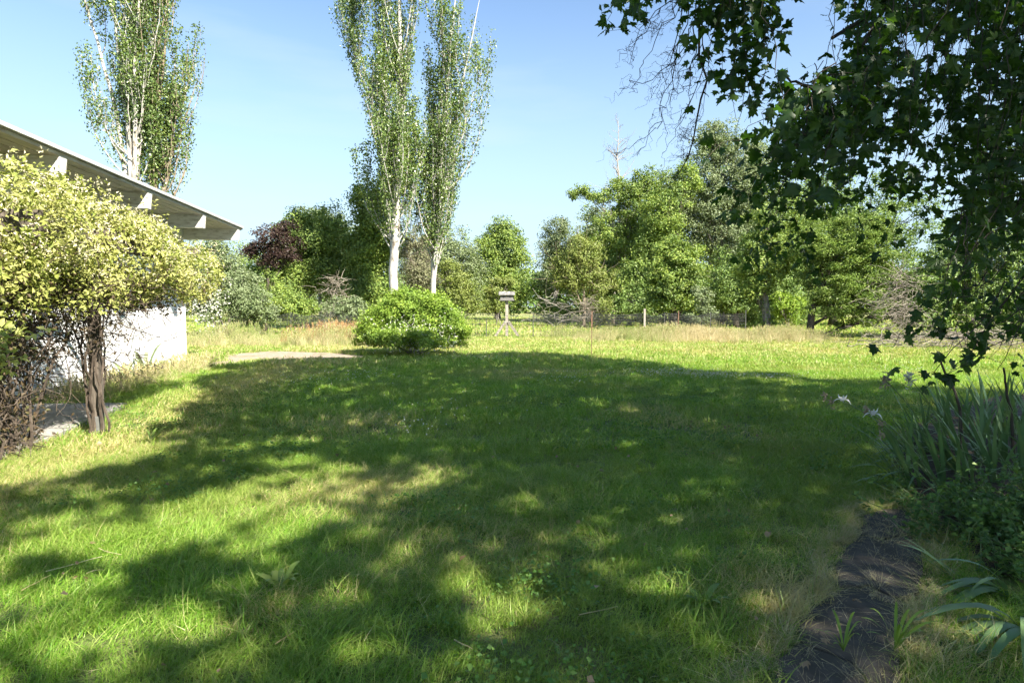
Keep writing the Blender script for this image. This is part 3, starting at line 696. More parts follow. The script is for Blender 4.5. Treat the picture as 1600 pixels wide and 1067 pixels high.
def broad_tree(name, label, cat, base_px, depth, lobes, leaf, bark, nleaf, lsize=.16, trunk_r=.16, seed=0, clump=.55, group=None, aspect=.62, trunk=True, up_bias=.35, spread=0.8, flat=.75, gap=.0, bare=0, dens=2.35):
    """lobes: (px, py, half-width px, half-height px, depth offset m) of the crown's main masses."""
    rng = np.random.default_rng(seed); s = depth / FPX; nleaf = int(nleaf * dens); lsize *= 0.95
    bp = gr(base_px, HZ + EYE * FPX / depth); bp = at(base_px, HZ + 40, depth); bp[2] = 0
    T = thing(name, label, cat, bp, group)
    L = []
    for (px, py, hw, hh, dz) in lobes:
        c = at(px, py, depth + dz); L.append((*c, hw * s, (hw * .75 + hh * .25) * s * spread, hh * s))
    L = np.array(L)
    vol = (L[:, 3] * L[:, 4] * L[:, 5]) ** .67; ncl = max(6, int(nleaf / 85))
    i = rng.choice(len(L), ncl, p=vol / vol.sum())
    d = unit(rng.normal(size=(ncl, 3))); r = rng.random(ncl) ** .42 * (1 + .12 * rng.normal(size=ncl))
    cc = L[i, :3] + d * L[i, 3:6] * r[:, None]
    cc[:, 2] = np.maximum(cc[:, 2], .35 + .5 * rng.random(ncl))
    cr = clump * (.55 + .8 * rng.random(ncl))
    lb = MB(); per = np.maximum(10, (85 * (cr / clump) ** 1.3).astype(int))
    ci = np.repeat(np.arange(ncl), per); m = len(ci)
    dd = unit(rng.normal(size=(m, 3))); rr = rng.random(m) ** .6
    pp = cc[ci] + dd * (cr[ci] * rr)[:, None] * np.array([1, 1, flat])
    pp[:, 2] = np.maximum(pp[:, 2], .05)
    out = unit(d[ci] * .5 + dd * .5)
    lb.leaves(pp, out * .8 + UP * up_bias + rng.normal(size=(m, 3)) * .55, lsize * (.6 + .7 * rng.random(m)), aspect, dirs=rng.normal(size=(m, 3)) + out * .6 - UP * .3, rng=rng)
    lb.build('crown', leaf, T)
    tb = MB(); top = L[np.argmax(L[:, 2] + L[:, 5])]
    apex = np.array([top[0], top[1], top[2] + top[5] * .6])
    if trunk:
        n = 9; tp = wander(bp - [0, 0, .1], apex, n, .05 * trunk_r * 8, rng); tt_ = np.linspace(0, 1, n)[:, None]; tp[:, :2] += (apex - bp)[:2] * (tt_ ** 2.2 - tt_)
        rads = trunk_r * (1 - np.linspace(0, 1, n) * .88); rads[0] *= 1.35
        tb.tube(tp, rads, 8)
    else:
        tp = np.array([bp + [0, 0, .0], bp + [0, 0, .3]])
        rads = np.array([trunk_r, trunk_r])
    for q in range(len(L)):
        if trunk:
            h = np.clip((L[q, 2] - L[q, 5] * .6) * .75, .4, apex[2] * .8); kx = min(len(tp) - 2, int(h / apex[2] * (len(tp) - 1)))
            st = tp[kx]; r0 = rads[kx] * .42
        else: st = bp + rng.normal(size=3) * [.2, .2, 0]; st[2] = 0; r0 = trunk_r * .5
        lp = limb(tb, st, L[q, :3], r0, r0 * .45, rng, amp=.06)
        for cix in np.where(i == q)[0][: 14 if not bare else 40]:
            limb(tb, lp[rng.integers(2, len(lp))], cc[cix], r0 * .35, .012, rng, n=5, amp=.05, sides=4)
    for _ in range(bare):
        q = rng.integers(ncl); dr = unit(d[q] + UP * .5 + rng.normal(size=3) * .3)
        limb(tb, cc[q], cc[q] + dr * (.8 + 1.2 * rng.random()), .018, .005, rng, n=5, amp=.1, sides=3)
    tb.build('trunk', bark, T, smooth=True)
    return T

def poplar(name, label, base_px, depth, height, stems, n_br, n_leaf, bark, seed, spread=1.0, crown0=6.5, group='tall poplars', fan=(0, 0)):
    """stems: list of (lean x, lean y, radius, top fraction) leaders from the butt."""
    rng = np.random.default_rng(seed)
    bp = at(base_px, HZ + 40, depth); bp[2] = 0
    T = thing(name, label, 'tree', bp, group)
    tb, lb = MB(), MB(); axes = []
    for (lx, ly, r, f, z0) in stems:
        n = 14; t = np.linspace(0, 1, n)
        p = np.c_[bp[0] + lx * t ** 1.25, bp[1] + ly * t, -.1 + z0 + (height * f - z0) * t] + np.cumsum(rng.normal(size=(n, 3)) * [.05, .05, 0], 0)
        if z0 > 0: p[0, :2] = bp[:2]
        rad = r * (1 - t) ** .8 + .012
        if z0 == 0: rad[0] *= 1.3
        tb.tube(p, rad, 8, cap=False); axes.append((p, rad, z0))
    L0 = []; W = []
    for k in range(n_br):
        p, rad, z0 = axes[rng.integers(len(axes))] if rng.random() < .6 else axes[0]
        zmin = max(crown0, z0 + 1.0); zb = zmin + (p[-1, 2] - zmin) * rng.random() ** 1.5 * .88
        st = np.array([np.interp(zb, p[:, 2], p[:, j]) for j in range(3)])
        rb = np.interp(zb, p[:, 2], rad)
        az = rng.random() * 6.283; Lb = (2.6 + 4.6 * rng.random()) * (1 - .35 * (zb / height))
        R = spread * (.5 + 1.7 * rng.random()) * (Lb / 5) * (1.15 - .5 * zb / height)
        od = np.array([math.cos(az), math.sin(az), 0]); od[0] += fan[0] * .3
        t = np.linspace(0, 1, 8)[:, None]
        bpn = st + od * R * (1 - np.exp(-2.4 * t)) + UP * Lb * t ** 1.12 + np.cumsum(rng.normal(size=(8, 3)) * .05, 0)
        tb.tube(bpn, np.linspace(min(.045, rb * .5), .007, 8), 5, cap=False)
        L0.append(bpn)
        for _ in range(4):
            k0 = rng.integers(2, 6); s0 = bpn[k0]; Ls = .9 + 1.4 * rng.random(); az2 = rng.random() * 6.283
            o2 = np.array([math.cos(az2), math.sin(az2), 0]) * (.2 + .35 * rng.random())
            t2 = np.linspace(0, 1, 5)[:, None]
            sp = s0 + o2 * (1 - np.exp(-2.5 * t2)) + UP * Ls * t2
            tb.tube(sp, np.linspace(.018, .005, 5), 3, cap=False); L0.append(sp)
    # leaves in plumes round every shoot
    lens = np.array([np.linalg.norm(q[-1] - q[0]) for q in L0]); w = lens * (0.15 + 1.9 * rng.random(len(L0)) ** 1.6)
    ch = rng.choice(len(L0), n_leaf, p=w / w.sum()); tt = np.clip(.12 + .95 * rng.random(n_leaf) ** .8, 0, 1.02)
    C = np.empty((n_leaf, 3)); D = np.empty((n_leaf, 3))
    for q in range(len(L0)):
        kk = np.where(ch == q)[0]
        if not len(kk): continue
        pl = L0[q]; u = tt[kk] * (len(pl) - 1); a = np.minimum(u.astype(int), len(pl) - 2); f = (u - a)[:, None]
        C[kk] = pl[a] * (1 - f) + pl[a + 1] * f
    off = rng.normal(size=(n_leaf, 3)) * np.array([.17, .17, .12]); C += off
    lb.leaves(C, unit(off) + rng.normal(size=(n_leaf, 3)) * .8, .09 + .07 * rng.random(n_leaf), .85, dirs=rng.normal(size=(n_leaf, 3)) - UP * .6, rng=rng)
    tb.build('trunk', bark, T, smooth=True); lb.build('crown', M['poplar'], T)
    return T

poplar('poplar_tree', 'tall poplar with thick white trunk rising behind the round bush', 615, 38, 25, [(.5, .2, .29, 1, 0), (-.4, .3, .13, .93, 3.6), (1.9, -.2, .12, .97, 4.4), (-2.6, .2, .10, .80, 5.2), (-3.0, -.3, .07, .74, 7.5)], 96, 40000, M['bark_white'], 3, 1.3, 4.8)
poplar('poplar_tree', 'slimmer forked poplar leaning right beside the thick white poplar', 678, 40, 22.5, [(1.6, .2, .18, 1, 0), (.6, .3, .11, .9, 2.6), (2.9, -.2, .12, .92, 3.2), (3.0, .4, .08, .7, 5.0)], 76, 27000, M['bark_white'], 8, 1.1, 3.6)
poplar('poplar_tree', 'white stemmed poplar rising behind the house roof', 213, 36, 24, [(.3, .2, .28, 1, 0), (-3.6, .2, .13, .95, 6.0), (-1.4, .3, .14, .95, 7.0), (1.0, .1, .12, .95, 7.6)], 62, 23000, M['bark_white'], 12, 1.3, 7.6)
poplar('poplar_tree', 'tan stemmed poplar behind the roof, right beside the white stemmed one', 244, 37, 23, [(.3, 0, .24, 1, 0), (-.5, .2, .13, .97, 4), (1.6, .2, .12, .9, 6.0), (2.7, 0, .10, .62, 5)], 70, 25000, M['bark_tan'], 21, 1.25, 6.8)

G2 = 'trees beyond the wire fence'
broad_tree('elder_bush', 'pale green white flowering elder at the house roof end', 'bush', 345, 34, [(340, 425, 48, 52, 0), (318, 470, 34, 34, -.5), (375, 455, 38, 42, .5), (330, 395, 30, 26, .3), (400, 480, 30, 25, -.3)], M['leaf_grey'], M['bark_grey'], 9500, .13, .1, 31, .5, trunk=False)
broad_tree('plum_tree', 'small purple leaved plum tree left of the green maple', 'tree', 415, 42, [(420, 372, 32, 16, 0), (396, 386, 20, 13, 0), (446, 358, 20, 13, .5), (455, 394, 24, 20, 0), (425, 400, 26, 18, .3)], M['leaf_purple'], M['bark_dark'], 2900, .16, .12, 32, .5, gap=.2)
broad_tree('maple_tree', 'rounded green maple standing left of the poplars beyond the fence', 'tree', 480, 44, [(478, 395, 50, 42, 0), (505, 360, 38, 34, .8), (455, 440, 42, 36, -.5), (515, 420, 34, 50, 0), (470, 350, 26, 24, 1), (410, 440, 36, 34, 0)], M['leaf_mid'], M['bark_grey'], 16000, .18, .2, 33, .65)
broad_tree('willow_tree', 'grey green feathery tree topping the maple behind it', 'tree', 500, 52, [(490, 352, 44, 32, 0), (520, 390, 26, 50, 0), (462, 365, 26, 30, 0)], M['leaf_grey'], M['bark_grey'], 7000, .18, .18, 34, .6)
broad_tree('alder_tree', 'tall green tree just left of the thick poplar trunk', 'tree', 575, 43, [(578, 335, 28, 46, 0), (570, 395, 40, 48, 0), (590, 300, 14, 20, 0), (556, 300, 12, 16, 0), (580, 450, 42, 42, -.4), (600, 370, 26, 44, .5)], M['leaf_mid'], M['bark_dark'], 14000, .18, .2, 35, .6)
broad_tree('hedge_shrub', 'low leafy shrub at the fence under the maple', 'shrub', 470, 36, [(455, 483, 30, 22, 0), (480, 488, 24, 18, .2)], M['leaf_mid'], M['bark_grey'], 3000, .13, .06, 36, .35, trunk=False)
broad_tree('hedge_shrub', 'grey green shrub at the fence just left of the round bush', 'shrub', 540, 35, [(545, 485, 28, 22, 0), (520, 480, 22, 18, .3), (565, 490, 20, 18, -.2)], M['leaf_grey'], M['bark_grey'], 2600, .12, .06, 37, .35, trunk=False)
broad_tree('hedge_shrub', 'dark leafy shrub behind the fence beside the elder', 'shrub', 405, 37, [(395, 478, 40, 30, 0), (430, 470, 32, 34, .4), (370, 470, 24, 28, .2)], M['leaf_mid'], M['bark_grey'], 5000, .14, .06, 38, .42, trunk=False)
broad_tree('twiggy_tree', 'brown twiggy half bare thicket between the two poplar trunks', 'thicket', 648, 47, [(648, 415, 34, 45, 0), (640, 375, 26, 30, 0), (665, 440, 34, 34, 0), (672, 390, 26, 26, .5)], M['brush_leaf'], M['brush_wood'], 4200, .14, .12, 39, .6, bare=160, trunk=False)
broad_tree('hedge_shrub', 'yellow green shrub right of the forked poplar trunk', 'shrub', 715, 45, [(712, 450, 28, 36, 0), (735, 470, 18, 22, 0), (700, 420, 18, 22, .4)], M['leaf_yellow'], M['bark_grey'], 4200, .15, .06, 40, .45, trunk=False)
broad_tree('oak_tree', 'dense round topped green tree standing alone behind the bird house', 'tree', 778, 78, [(780, 385, 40, 38, 0), (765, 420, 46, 46, 0), (805, 415, 30, 50, .5), (785, 365, 26, 20, 0), (750, 440, 30, 40, -.5), (800, 455, 36, 28, -1)], M['leaf_mid'], M['bark_dark'], 17000, .27, .35, 41, 1.0)
broad_tree('hedge_shrub', 'small loose yellow green bush left of the bird house', 'shrub', 776, 52, [(778, 460, 20, 28, 0), (768, 475, 16, 18, 0), (790, 445, 10, 20, 0)], M['leaf_yellow'], M['bark_grey'], 2600, .17, .06, 42, .42, trunk=False)
broad_tree('poplar_tree', 'silvery grey poplar furthest left in the tree mass on the right', 'tree', 868, 66, [(870, 375, 26, 36, 0), (862, 420, 28, 40, 0), (880, 350, 14, 18, 0), (895, 400, 20, 40, 0)], M['leaf_grey'], M['bark_grey'], 7500, .2, .22, 43, .7)
broad_tree('hawthorn_tree', 'yellow green tree with reddish trunk behind the fence', 'tree', 912, 48, [(905, 410, 36, 36, 0), (930, 440, 32, 40, 0), (885, 430, 26, 30, 0), (915, 385, 24, 18, .3), (935, 475, 26, 22, .2)], M['leaf_yellow'], M['bark_tan'], 8500, .16, .14, 44, .55, bare=60)
broad_tree('ash_tree', 'loose tree with a leafy arm reaching left below the dead top', 'tree', 965, 56, [(985, 300, 36, 34, 0), (905, 300, 22, 10, 0), (935, 308, 20, 10, 0), (960, 370, 40, 46, 0), (990, 350, 34, 40, .6), (950, 430, 40, 46, 0), (1015, 285, 22, 22, .5)], M['leaf_mid'], M['bark_grey'], 12500, .2, .2, 45, .6)
broad_tree('ash_tree', 'tallest full green tree in the mass right of the dead top', 'tree', 1125, 56, [(1125, 245, 44, 46, 0), (1095, 300, 40, 46, 0), (1155, 300, 44, 60, 0), (1120, 350, 56, 50, .5), (1060, 320, 34, 40, .4), (1160, 390, 50, 60, 0), (1110, 215, 26, 24, 0), (1180, 250, 24, 40, 0)], M['leaf_grey'], M['bark_grey'], 26000, .2, .3, 46, .75)
broad_tree('ash_tree', 'shady green tree between the dead top and the tallest tree', 'tree', 1050, 52, [(1040, 330, 40, 46, 0), (1030, 400, 44, 54, 0), (1070, 280, 26, 28, .4), (1000, 440, 40, 40, 0)], M['leaf_mid'], M['bark_dark'], 12000, .2, .22, 47, .65)
broad_tree('maple_tree', 'dense bright green round maple in front of the tall trees', 'tree', 1055, 42, [(1055, 420, 42, 44, 0), (1040, 455, 36, 34, 0), (1078, 450, 30, 38, 0), (1060, 395, 30, 22, .2)], M['leaf_mid'], M['bark_dark'], 13000, .18, .15, 48, .5)
broad_tree('alder_tree', 'dark leafy tree filling the shade right of the bright maple', 'tree', 1150, 46, [(1140, 440, 44, 46, 0), (1185, 420, 40, 60, 0), (1220, 380, 40, 60, 1), (1165, 470, 50, 26, 0), (1225, 450, 30, 40, .5)], M['leaf_dark'], M['bark_dark'], 15000, .18, .18, 49, .6)
broad_tree('sapling', 'young leafy sapling standing at the fence', 'sapling', 1097, 34, [(1097, 470, 14, 24, 0), (1105, 490, 14, 14, 0), (1088, 492, 12, 14, 0)], M['leaf_grey'], M['bark_grey'], 1500, .12, .03, 50, .28)
broad_tree('ivy_tree', 'old tree with ivy wrapped grey trunk at the end of the fence', 'tree', 1195, 34, [(1195, 400, 52, 50, 0), (1210, 340, 40, 40, 0), (1180, 450, 30, 26, 0), (1196, 495, 9, 26, 0)], M['leaf_mid'], M['bark_grey'], 8500, .15, .24, 51, .45)
broad_tree('hedge_shrub', 'low light green shrub between the ivy trunk and the yew', 'shrub', 1230, 40, [(1232, 480, 26, 20, 0), (1215, 475, 16, 20, 0)], M['leaf_bright'], M['bark_grey'], 2200, .14, .05, 52, .35, trunk=False)
broad_tree('yew_tree', 'broad olive green yew with drooping sprays and shaded trunk', 'tree', 1264, 32, [(1330, 385, 64, 46, 0), (1290, 420, 44, 54, 0), (1370, 440, 56, 56, 0), (1320, 470, 66, 42, 0), (1275, 375, 26, 34, 0), (1360, 355, 36, 24, 0), (1395, 480, 44, 40, .4)], M['needles'], M['bark_dark'], 26000, .15, .2, 53, .42, aspect=.35, flat=.5)
broad_tree('hazel_tree', 'leafy hazel thicket behind the brush pile', 'tree', 1490, 31, [(1480, 430, 50, 60, 0), (1540, 400, 60, 80, 0), (1600, 420, 60, 90, 0), (1450, 480, 36, 40, 0), (1530, 480, 60, 40, 0), (1680, 400, 80, 110, 0), (1600, 500, 70, 36, 0)], M['leaf_dark'], M['bark_grey'], 19000, .16, .12, 54, .5, trunk=False)
broad_tree('round_bush', 'round bright green bush with small white blossom in mid lawn', 'bush', 645, 21.5, [(645, 500, 66, 46, 0), (606, 515, 44, 38, -.3), (688, 515, 46, 40, -.3), (650, 476, 44, 27, 0), (708, 530, 27, 22, -.2), (586, 530, 28, 24, -.1), (640, 532, 64, 22, -1.0), (625, 480, 30, 20, -.5), (672, 485, 34, 22, -.5)], M['leaf_bright'], M['bark_grey'], 30000, .085, .06, 55, .26, trunk=False)
G3 = 'trees far behind the poplars'
broad_tree('field_tree', 'grey green tree far behind, between poplars and round topped tree', 'tree', 700, 70, [(690, 400, 40, 45, 0), (725, 405, 34, 48, 0), (655, 405, 40, 46, 1), (735, 440, 30, 36, 0)], M['leaf_grey'], M['bark_dark'], 9000, .24, .25, 141, .9)
broad_tree('field_tree', 'grey green tree far behind at the left, above the dead shrub', 'tree', 545, 66, [(545, 400, 44, 60, 0), (520, 430, 50, 46, 0), (585, 420, 40, 60, 0)], M['leaf_grey'], M['bark_dark'], 9000, .24, .25, 142, .9)
broad_tree('field_tree', 'dark tree far behind the yellow green tree with reddish trunk', 'tree', 930, 70, [(930, 390, 50, 60, 0), (885, 430, 44, 40, 0), (985, 400, 50, 70, 0), (850, 455, 24, 24, 0)], M['leaf_mid'], M['bark_dark'], 12000, .24, .25, 143, .9)
broad_tree('field_tree', 'wide green tree far behind the elder at the left', 'tree', 380, 64, [(370, 430, 60, 50, 0), (430, 420, 50, 56, 0), (310, 440, 60, 50, 0), (240, 440, 50, 50, 0)], M['leaf_mid'], M['bark_dark'], 11000, .24, .25, 144, .9)
broad_tree('field_tree', 'big dark tree filling the background behind the yew', 'tree', 1300, 52, [(1290, 330, 60, 80, 0), (1360, 340, 60, 70, 0), (1240, 400, 50, 70, 0), (1420, 360, 60, 80, 0), (1330, 430, 100, 50, 0)], M['leaf_dark'], M['bark_dark'], 15000, .22, .3, 145, .85)
broad_tree('field_tree', 'dark understorey shrub mass below the tallest tree', 'shrub', 1100, 50, [(1000, 478, 55, 32, 0), (1090, 478, 60, 34, 0), (1180, 478, 60, 36, 0), (930, 482, 40, 28, 0), (1250, 480, 50, 34, 0), (870, 484, 30, 22, 1)], M['leaf_dark'], M['bark_dark'], 15000, .2, .1, 146, .6, trunk=False)
broad_tree('field_tree', 'pale leafy tree filling the gap below the dead top', 'tree', 1000, 62, [(1000, 340, 46, 60, 0), (960, 400, 50, 60, 0), (1045, 300, 36, 40, 0), (1060, 370, 50, 60, 0), (930, 350, 24, 30, 0), (1010, 430, 60, 50, 0)], M['leaf_grey'], M['bark_grey'], 14000, .22, .25, 147, 1.0)
broad_tree('field_tree', 'soft green tree behind the tallest tree, towards the yew', 'tree', 1200, 64, [(1190, 290, 50, 60, 0), (1150, 360, 60, 60, 0), (1230, 340, 50, 70, 0), (1090, 400, 50, 60, 0)], M['leaf_mid'], M['bark_grey'], 13000, .22, .25, 148, 1.0)
rb = bpy.data.objects.get('round_bush')
rng = np.random.default_rng(77); b = MB(); m = 420
px, py = rng.normal(650, 45, m), rng.normal(528, 16, m)
q = np.array([at(a, c, 21.5 - 1.25 * math.sqrt(max(.05, 1 - ((a - 645) / 86) ** 2 * .9)) + .2 * rng.normal()) for a, c in zip(px, py)]); q = q[(np.abs(px - 645) < 80) & (q[:, 2] > .1)]
q = np.repeat(q, 3, 0) + rng.normal(size=(len(q) * 3, 3)) * .03
b.leaves(q, rng.normal(size=q.shape) - [0, .6, 0], .042, .8); b.build('blossoms', M['blossom'], rb)
b = MB()
for _ in range(520):
    a_ = rng.uniform(-.25, math.pi + .25); c0 = at(645 + 80 * math.cos(a_) * rng.uniform(.5, 1), 525 - 55 * math.sin(a_) * rng.uniform(.7, 1), 21.5 - rng.uniform(-.2, 1.0))
    dr = unit(np.array([math.cos(a_) * .8 + rng.normal() * .3, -.3, .8])); L = .15 + .5 * rng.random() ** 1.5; tt = rng.random(16)[:, None]
    b.leaves(c0 + dr * L * tt + rng.normal(size=(16, 3)) * .03, rng.normal(size=(16, 3)) + UP, .075, .5)
b.build('foliage', M['leaf_bright'], rb)
eb = bpy.data.objects.get('elder_bush'); b = MB(); m = 500
px, py = rng.normal(318, 16, m), rng.normal(465, 22, m)
q = np.array([at(a, c, 33.0 + .4 * rng.normal()) for a, c in zip(px, py)]); q = np.repeat(q, 3, 0) + rng.normal(size=(m * 3, 3)) * .05
b.leaves(q, rng.normal(size=q.shape) - [0, .6, 0], .09, .8); b.build('blossoms', M['blossom'], eb)

# bare dead tree and dead wood
def dead_tree(name, label, base, top, r, nb, seed, mat, lo=.5, blen=2.0, cat='dead tree'):
    rng = np.random.default_rng(seed); b = MB(); n = 12
    p = wander(base, top, n, .08, rng); rad = np.linspace(r, .012, n); b.tube(p, rad, 7)
    T = thing(name, label, cat, (base[0], base[1], 0))
    for k in range(nb):
        t = lo + (1 - lo) * rng.random(); u = t * (n - 1); a = min(int(u), n - 2); s = p[a] + (p[a + 1] - p[a]) * (u - a)
        d = unit(np.array([rng.normal(), rng.normal() * .6, .55 + .5 * rng.random()])); L = blen * (.4 + .8 * rng.random()) * (1.25 - t)
        q = limb(b, s, s + d * L, rad[a] * .5 + .008, .006, rng, n=6, amp=.1, sides=4)
        for _ in range(4):
            e = q[rng.integers(1, 6)]; d2 = unit(d + rng.normal(size=3) * .6 + UP * .3); limb(b, e, e + d2 * L * .45, .011, .004, rng, n=5, amp=.1, sides=3)
    b.build('trunk', mat, T, smooth=True); return T
dead_tree('dead_tree', 'bare dead tree top standing above the green trees', at(958, 520, 59) * [1, 1, 0], at(966, 185, 59), .2, 34, 61, M['dead_wood'], .62, 4.2)
def brush(name, label, cat, cxy, rx, ry, h, n, seed, mat, rad=(.012, .004), L=(.6, 1.6), up=.5):
    rng = np.random.default_rng(seed); b = MB(); T = thing(name, label, cat, (cxy[0], cxy[1], 0))
    for _ in range(n):
        z = h * rng.random() ** 1.3; f = 1 - .5 * z / h
        c = np.array([cxy[0] + rng.normal() * rx * .5 * f, cxy[1] + rng.normal() * ry * .5 * f, z + .03])
        d = unit(np.array([rng.normal(), rng.normal(), rng.normal() * up + .15])); l = rng.uniform(*L)
        e = c + d * l; e[2] = max(e[2], .02)
        q = wander(c, e, 7, .05 * l, rng); q[:, 2] = np.maximum(q[:, 2] - .12 * l * np.linspace(0, 1, 7) ** 2, .015)
        b.tube(q, np.linspace(rad[0] * (.5 + rng.random()), rad[1], 7), 4, cap=False)
    b.build('branches', mat, T, kind='stuff'); return T
c = gr(1408, 538); brush('brush_pile', 'tall tangled pile of grey dead brush beside the yew', 'brush pile', (c[0], c[1] + .4), 1.1, 1.2, 3.2, 310, 62, M['brush_wood'], (.011, .003), (.7, 1.7))
c = gr(1500, 545); brush('brush_pile', 'low spread of fallen dead branches on the lawn edge', 'brush pile', (c[0] + .3, c[1]), 4.5, 1.2, .6, 260, 63, M['brush_wood'], (.013, .004), (.7, 2.2), .25)
c = at(862, 440, 47); brush('fallen_tree', 'bleached dead branches arching below the silvery poplar', 'dead branches', (c[0], c[1]), 2.2, 1.0, 2.4, 36, 64, M['dead_wood'], (.018, .006), (1.2, 3.2), .35)
c = at(525, 440, 40); brush('dead_shrub', 'dead brown twiggy shrub among the green maple leaves', 'dead shrub', (c[0], c[1]), 1.5, .8, 3.4, 260, 65, M['brush_wood'], (.016, .004), (.6, 1.5))
c = at(920, 470, 46); brush('dead_shrub', 'reddish bare twig shrub below the yellow green tree', 'dead shrub', (c[0], c[1]), 1.7, .8, 2.2, 110, 66, M['brush_wood'], (.016, .004), (.6, 1.5))

# distant wood that reads as one mass
rng = np.random.default_rng(91); b = MB(); m = 52000
x = rng.uniform(-230, 230, m); hmax = 6 + 5 * fnoise(x, x * 0 + 3, 22, 9) + 3 * vnoise(x, x * 0, 6, 4)
z = hmax * rng.random(m) ** .8; y = 170 + rng.normal(size=m) * 7 - 5 * (1 - z / hmax)
nr_ = rng.normal(size=(m, 3)) + [0, -.5, .4]
b.leaves(np.c_[x, y, z], nr_, .8 + .7 * rng.random(m), .7)
tw = b.build('distant_wood', M['leaf_dark']); tag(tw, 'distant line of green wood closing off the far field', 'woods', kind='stuff')

# ------------------------------------------------------------------ fence and bird house
fence = thing('wire_fence', 'long sagging wire mesh fence on thin metal posts', 'fence', (0, 33.2, 0))
FY = lambda x: 33.2 + (1.4 if x < -6 else 0.0) * min(1, (-6 - x) / 3 if x < -6 else 0)
fx = []
for (px, h, mt) in ((300, 1.35, 'dark_post'), (370, 1.45, 'rust'), (440, 1.35, 'dark_post'), (505, 1.35, 'dark_post'), (575, 1.35, 'dark_post'), (660, 1.3, 'dark_post'), (760, 1.0, 'dark_post'), (833, 1.35, 'dark_post'), (925, 1.4, 'rust'), (1007, 1.5, 'pale_wood'), (1038, 1.25, 'dark_post'), (1060, 1.42, 'rust'), (1110, 1.35, 'dark_post'), (1165, 1.45, 'dark_post')):
    xx = (px - CX) / FPX * 33.2; yy = FY(xx); b = MB()
    b.box((xx - .022, yy - .006, -.2), (xx + .022, yy + .006, h)); b.box((xx - .006, yy + .006, -.2), (xx + .006, yy + .034, h - .02))
    if mt == 'pale_wood': b.box((xx - .05, yy - .05, -.2), (xx + .05, yy - .007, h + .02))
    b.build('post', M[mt], fence); fx.append((xx, yy, h))
b = MB()
for (a, c) in zip(fx[:-1], fx[1:]):
    n = max(4, int((c[0] - a[0]) / .17)); t = np.linspace(0, 1, n)
    sag = .10 * np.sin(t * math.pi) * (1 + .6 * math.sin(a[0] * 3))
    xs = a[0] + (c[0] - a[0]) * t; ys = a[1] + (c[1] - a[1]) * t + .03
    zt = np.minimum(a[2], c[2]) * 0 + (1.28 - sag)
    for f in (1, .93, .86, .79, .70, .58, .44, .28, .1):
        b.tube(np.c_[xs, ys, zt * f], .009 if f == 1 else .006, 3, cap=False)
    for k in range(n):
        b.tube(np.array([[xs[k], ys[k], .1], [xs[k], ys[k], zt[k]]]), .005, 3, cap=False)
b.build('wire_mesh', M['wire'], fence)
b = MB()
for (a, c) in zip(fx[:-1], fx[1:]):        # finer dark netting along the top
    if 640 < a[0] / 33.2 * FPX + CX < 820: continue
    n = max(4, int((c[0] - a[0]) / .085)); t = np.linspace(0, 1, n); sag = .10 * np.sin(t * math.pi) * (1 + .6 * math.sin(a[0] * 3))
    xs = a[0] + (c[0] - a[0]) * t; ys = a[1] + (c[1] - a[1]) * t + .045; zt = 1.26 - sag
    for f in np.linspace(0, .45, 10): b.tube(np.c_[xs, ys, zt - f], .0055, 3, cap=False)
    for k in range(n): b.tube(np.array([[xs[k], ys[k], zt[k] - .45], [xs[k], ys[k], zt[k]]]), .0055, 3, cap=False)
b.build('netting', M['dark_post'], fence, kind='stuff')
stake = MB(); c = gr(924, 556); stake.tube(np.array([[c[0], c[1], -.1], [c[0] + .01, c[1], .8], [c[0] - .02, c[1], 1.35]]), .011, 5)
tag(stake.build('stake', M['rust']), 'thin rusty stake standing in the sunlit lawn before the fence', 'stake')

c = gr(792, 527.5); bh = thing('bird_house', 'grey wooden bird house with pitched roof on a braced post', 'bird house', (c[0], c[1], 0))
X0, Y0 = c[0], c[1]
b = MB(); b.box((X0 - .075, Y0 - .075, -.1), (X0 + .075, Y0 + .075, 1.94)); b.build('post', M['pale_wood'], bh)
b = MB(); b.box((X0 - .40, Y0 - .26, 1.942), (X0 + .40, Y0 + .26, 1.985)); b.build('floor_board', M['box_wood'], bh)
b = MB(); b.box((X0 - .34, Y0 - .2, 1.986), (X0 + .34, Y0 + .2, 2.24))
v = np.array([[X0 - .34, Y0 - .2, 2.2405], [X0 - .34, Y0 + .2, 2.2405], [X0 - .34, Y0, 2.37], [X0 + .34, Y0 - .2, 2.2405], [X0 + .34, Y0 + .2, 2.2405], [X0 + .34, Y0, 2.37]])
b.add(v, [[0, 3, 5, 2], [1, 2, 5, 4]], [[0, 2, 1], [3, 4, 5]]); b.build('box', M['box_wood'], bh)
for sgn in (-1, 1):
    b = MB(); bar(b, (X0 - .42, Y0 + sgn * .145, 2.325), (X0 + .42, Y0 + sgn * .145, 2.325), .32, .025)
    o = b.build('roof_board', M['box_roof'], bh)
    me = o.data; co = np.empty(len(me.vertices) * 3, np.float32); me.vertices.foreach_get('co', co); co = co.reshape(-1, 3)
    dy = co[:, 1] - (Y0); co[:, 2] += -(np.abs(dy) - .145) * .62 + .01; me.vertices.foreach_set('co', co.ravel())
for sgn in (-1, 1):
    b = MB(); bar(b, (X0 + sgn * .08, Y0 - .1, .85), (X0 + sgn * .68, Y0 - .2, -.02), .06, .12); b.build('brace', M['pale_wood'], bh)
for xx in (-.17, .17):  # solid dark discs on the front, standing in for the shade of uncut holes
    b = MB(); t = np.linspace(0, 2 * math.pi, 13)[:-1]; b.tube(np.array([[X0 + xx, Y0 - .2015, 2.12], [X0 + xx, Y0 - .206, 2.12]]), .04, 12); b.build('hole_shade_disc', M['dark_post'], bh)

